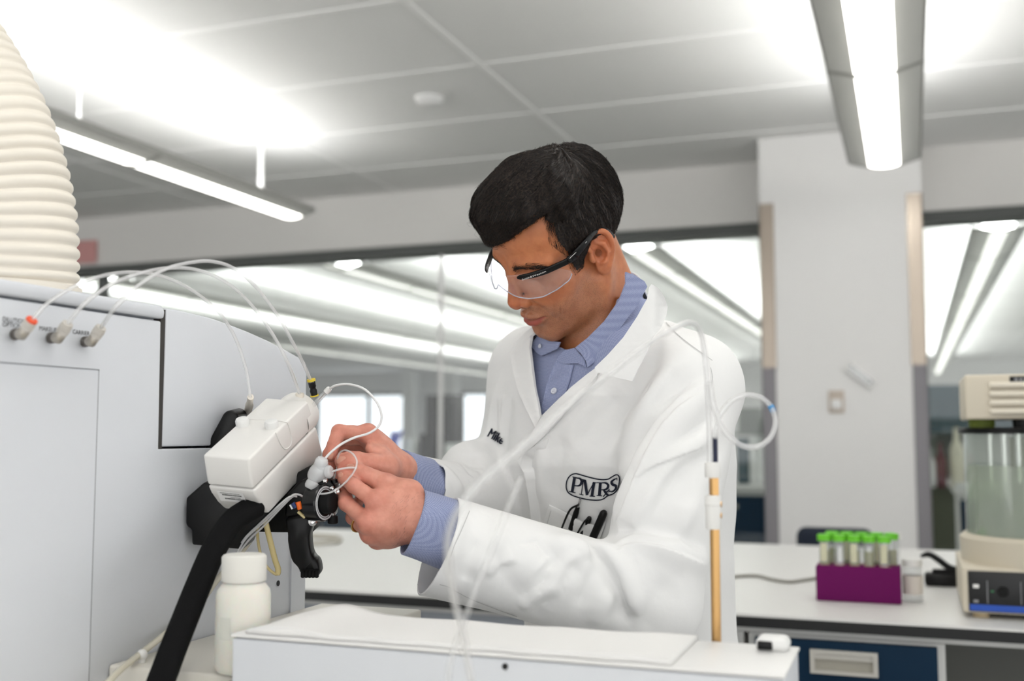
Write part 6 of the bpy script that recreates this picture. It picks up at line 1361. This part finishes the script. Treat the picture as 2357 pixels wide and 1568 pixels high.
for k, (x, y) in enumerate(((-11.75, 27.0), (-13.0, 27.0), (4.0, 12.0))): struct('wall_pillar_%d' % (k+1), (x-.17, y, 0), (x+.17, y+.34, CEIL), M_farw)
# right of the column: fume hood, bottles, tray
t = thing('fume_hood', 'dark teal fume hood behind the glass right of the column', 'fume hood', (.45, 9.6, 0)); fbox('base', -.1, 1.5, 9.3, 0, .90, .8, M_olive, parent=t); fbox('worktop', -.12, 1.52, 9.25, .90, .94, .85, M_top, parent=t); fbox('back_panel', -.1, 1.5, 10.05, .94, 1.7, .05, M_fgrey, parent=t); fbox('canopy', -.1, 1.5, 9.3, 1.32, 1.70, .8, M_teal, parent=t); fbox('side_panel', -.1, -.04, 9.3, .941, 1.319, .75, MATS['tank_screen'], parent=t); fbox('side_panel', 1.44, 1.5, 9.3, .941, 1.319, .75, MATS['tank_screen'], parent=t)
M_mar = mat('maroon', '#5f2a35', .5)
for px, py, w, h, m_, nm, lab in ((2138, 1045, .09, .26, M_farw, 'white_bottle', 'white bottle behind the glass, nearest the column edge'), (2203, 1050, .09, .40, mat('cream_carboy', '#dcd8c4', .6), 'carboy', 'tall cream carboy behind the glass beside the water bath'), (2168, 1140, .07, .30, M_mar, 'maroon_flask', 'maroon flask behind the glass left of the water bath'), (2236, 1140, .07, .22, M_mar, 'maroon_flask', 'maroon flask half hidden by the water bath tank')):
    q = px_at(7.95, px, py); b = MB(); b.lathe((q[0], 7.95, .951), (0, 0, 1), [(w/2, 0), (w/2, h*.62), (w*.2, h*.82), (w*.2, h)], 20); b.build(nm, m_, None, label=lab, cat='bottle')
fbox('white_tray', .26, .62, 7.71, .951, .985, .2, M_farw, 'white tray at the front of the bench right of the column', 'tray')
# left of the column behind the loop
for px0, px1, z0, z1, m_, nm, lab in ((1695, 1722, .951, 1.28, M_teal, 'gas_unit', 'dark teal unit behind the glass beside the coat sleeve'), (1724, 1748, .951, 1.30, M_farw, 'gas_unit', 'white unit behind the glass inside the tube loop'), (1700, 1752, 1.32, 1.50, M_fgrey, 'shelf_box', 'grey box on the shelf behind the tube loop')):
    q0 = px_at(8.0, px0, 1000)[0]; q1 = px_at(8.0, px1, 1000)[0]; fbox(nm, q0, q1, 8.0, z0, z1, .3, m_, lab, nm.replace('_', ' '))
q0, q1 = px_at(8.0, 1660, 1000)[0], px_at(8.0, 1770, 1000)[0]; t = thing('wire_shelf', 'grey shelf on posts behind the glass left of the column', 'shelf', ((q0+q1)/2, 8.2, .95)); fbox('board', q0, q1, 8.0, 1.302, 1.319, .35, M_fgrey, parent=t)
for x in (q0+.01, q1-.01): b = MB(); b.cyl((x, 8.32, .951), (x, 8.32, 1.302), .01, n=10); b.build('post', M_chrome, t)
# red sign at the far left
q = px_at(6.82, 185, 585); fbox('exit_sign_panel', q[0]-.16, q[0]+.16, 6.80, 2.66, 2.84, .028, mat('dull_red', '#d9a09c', .6), 'dull red panel on the beam beside the ribbed duct', 'sign')
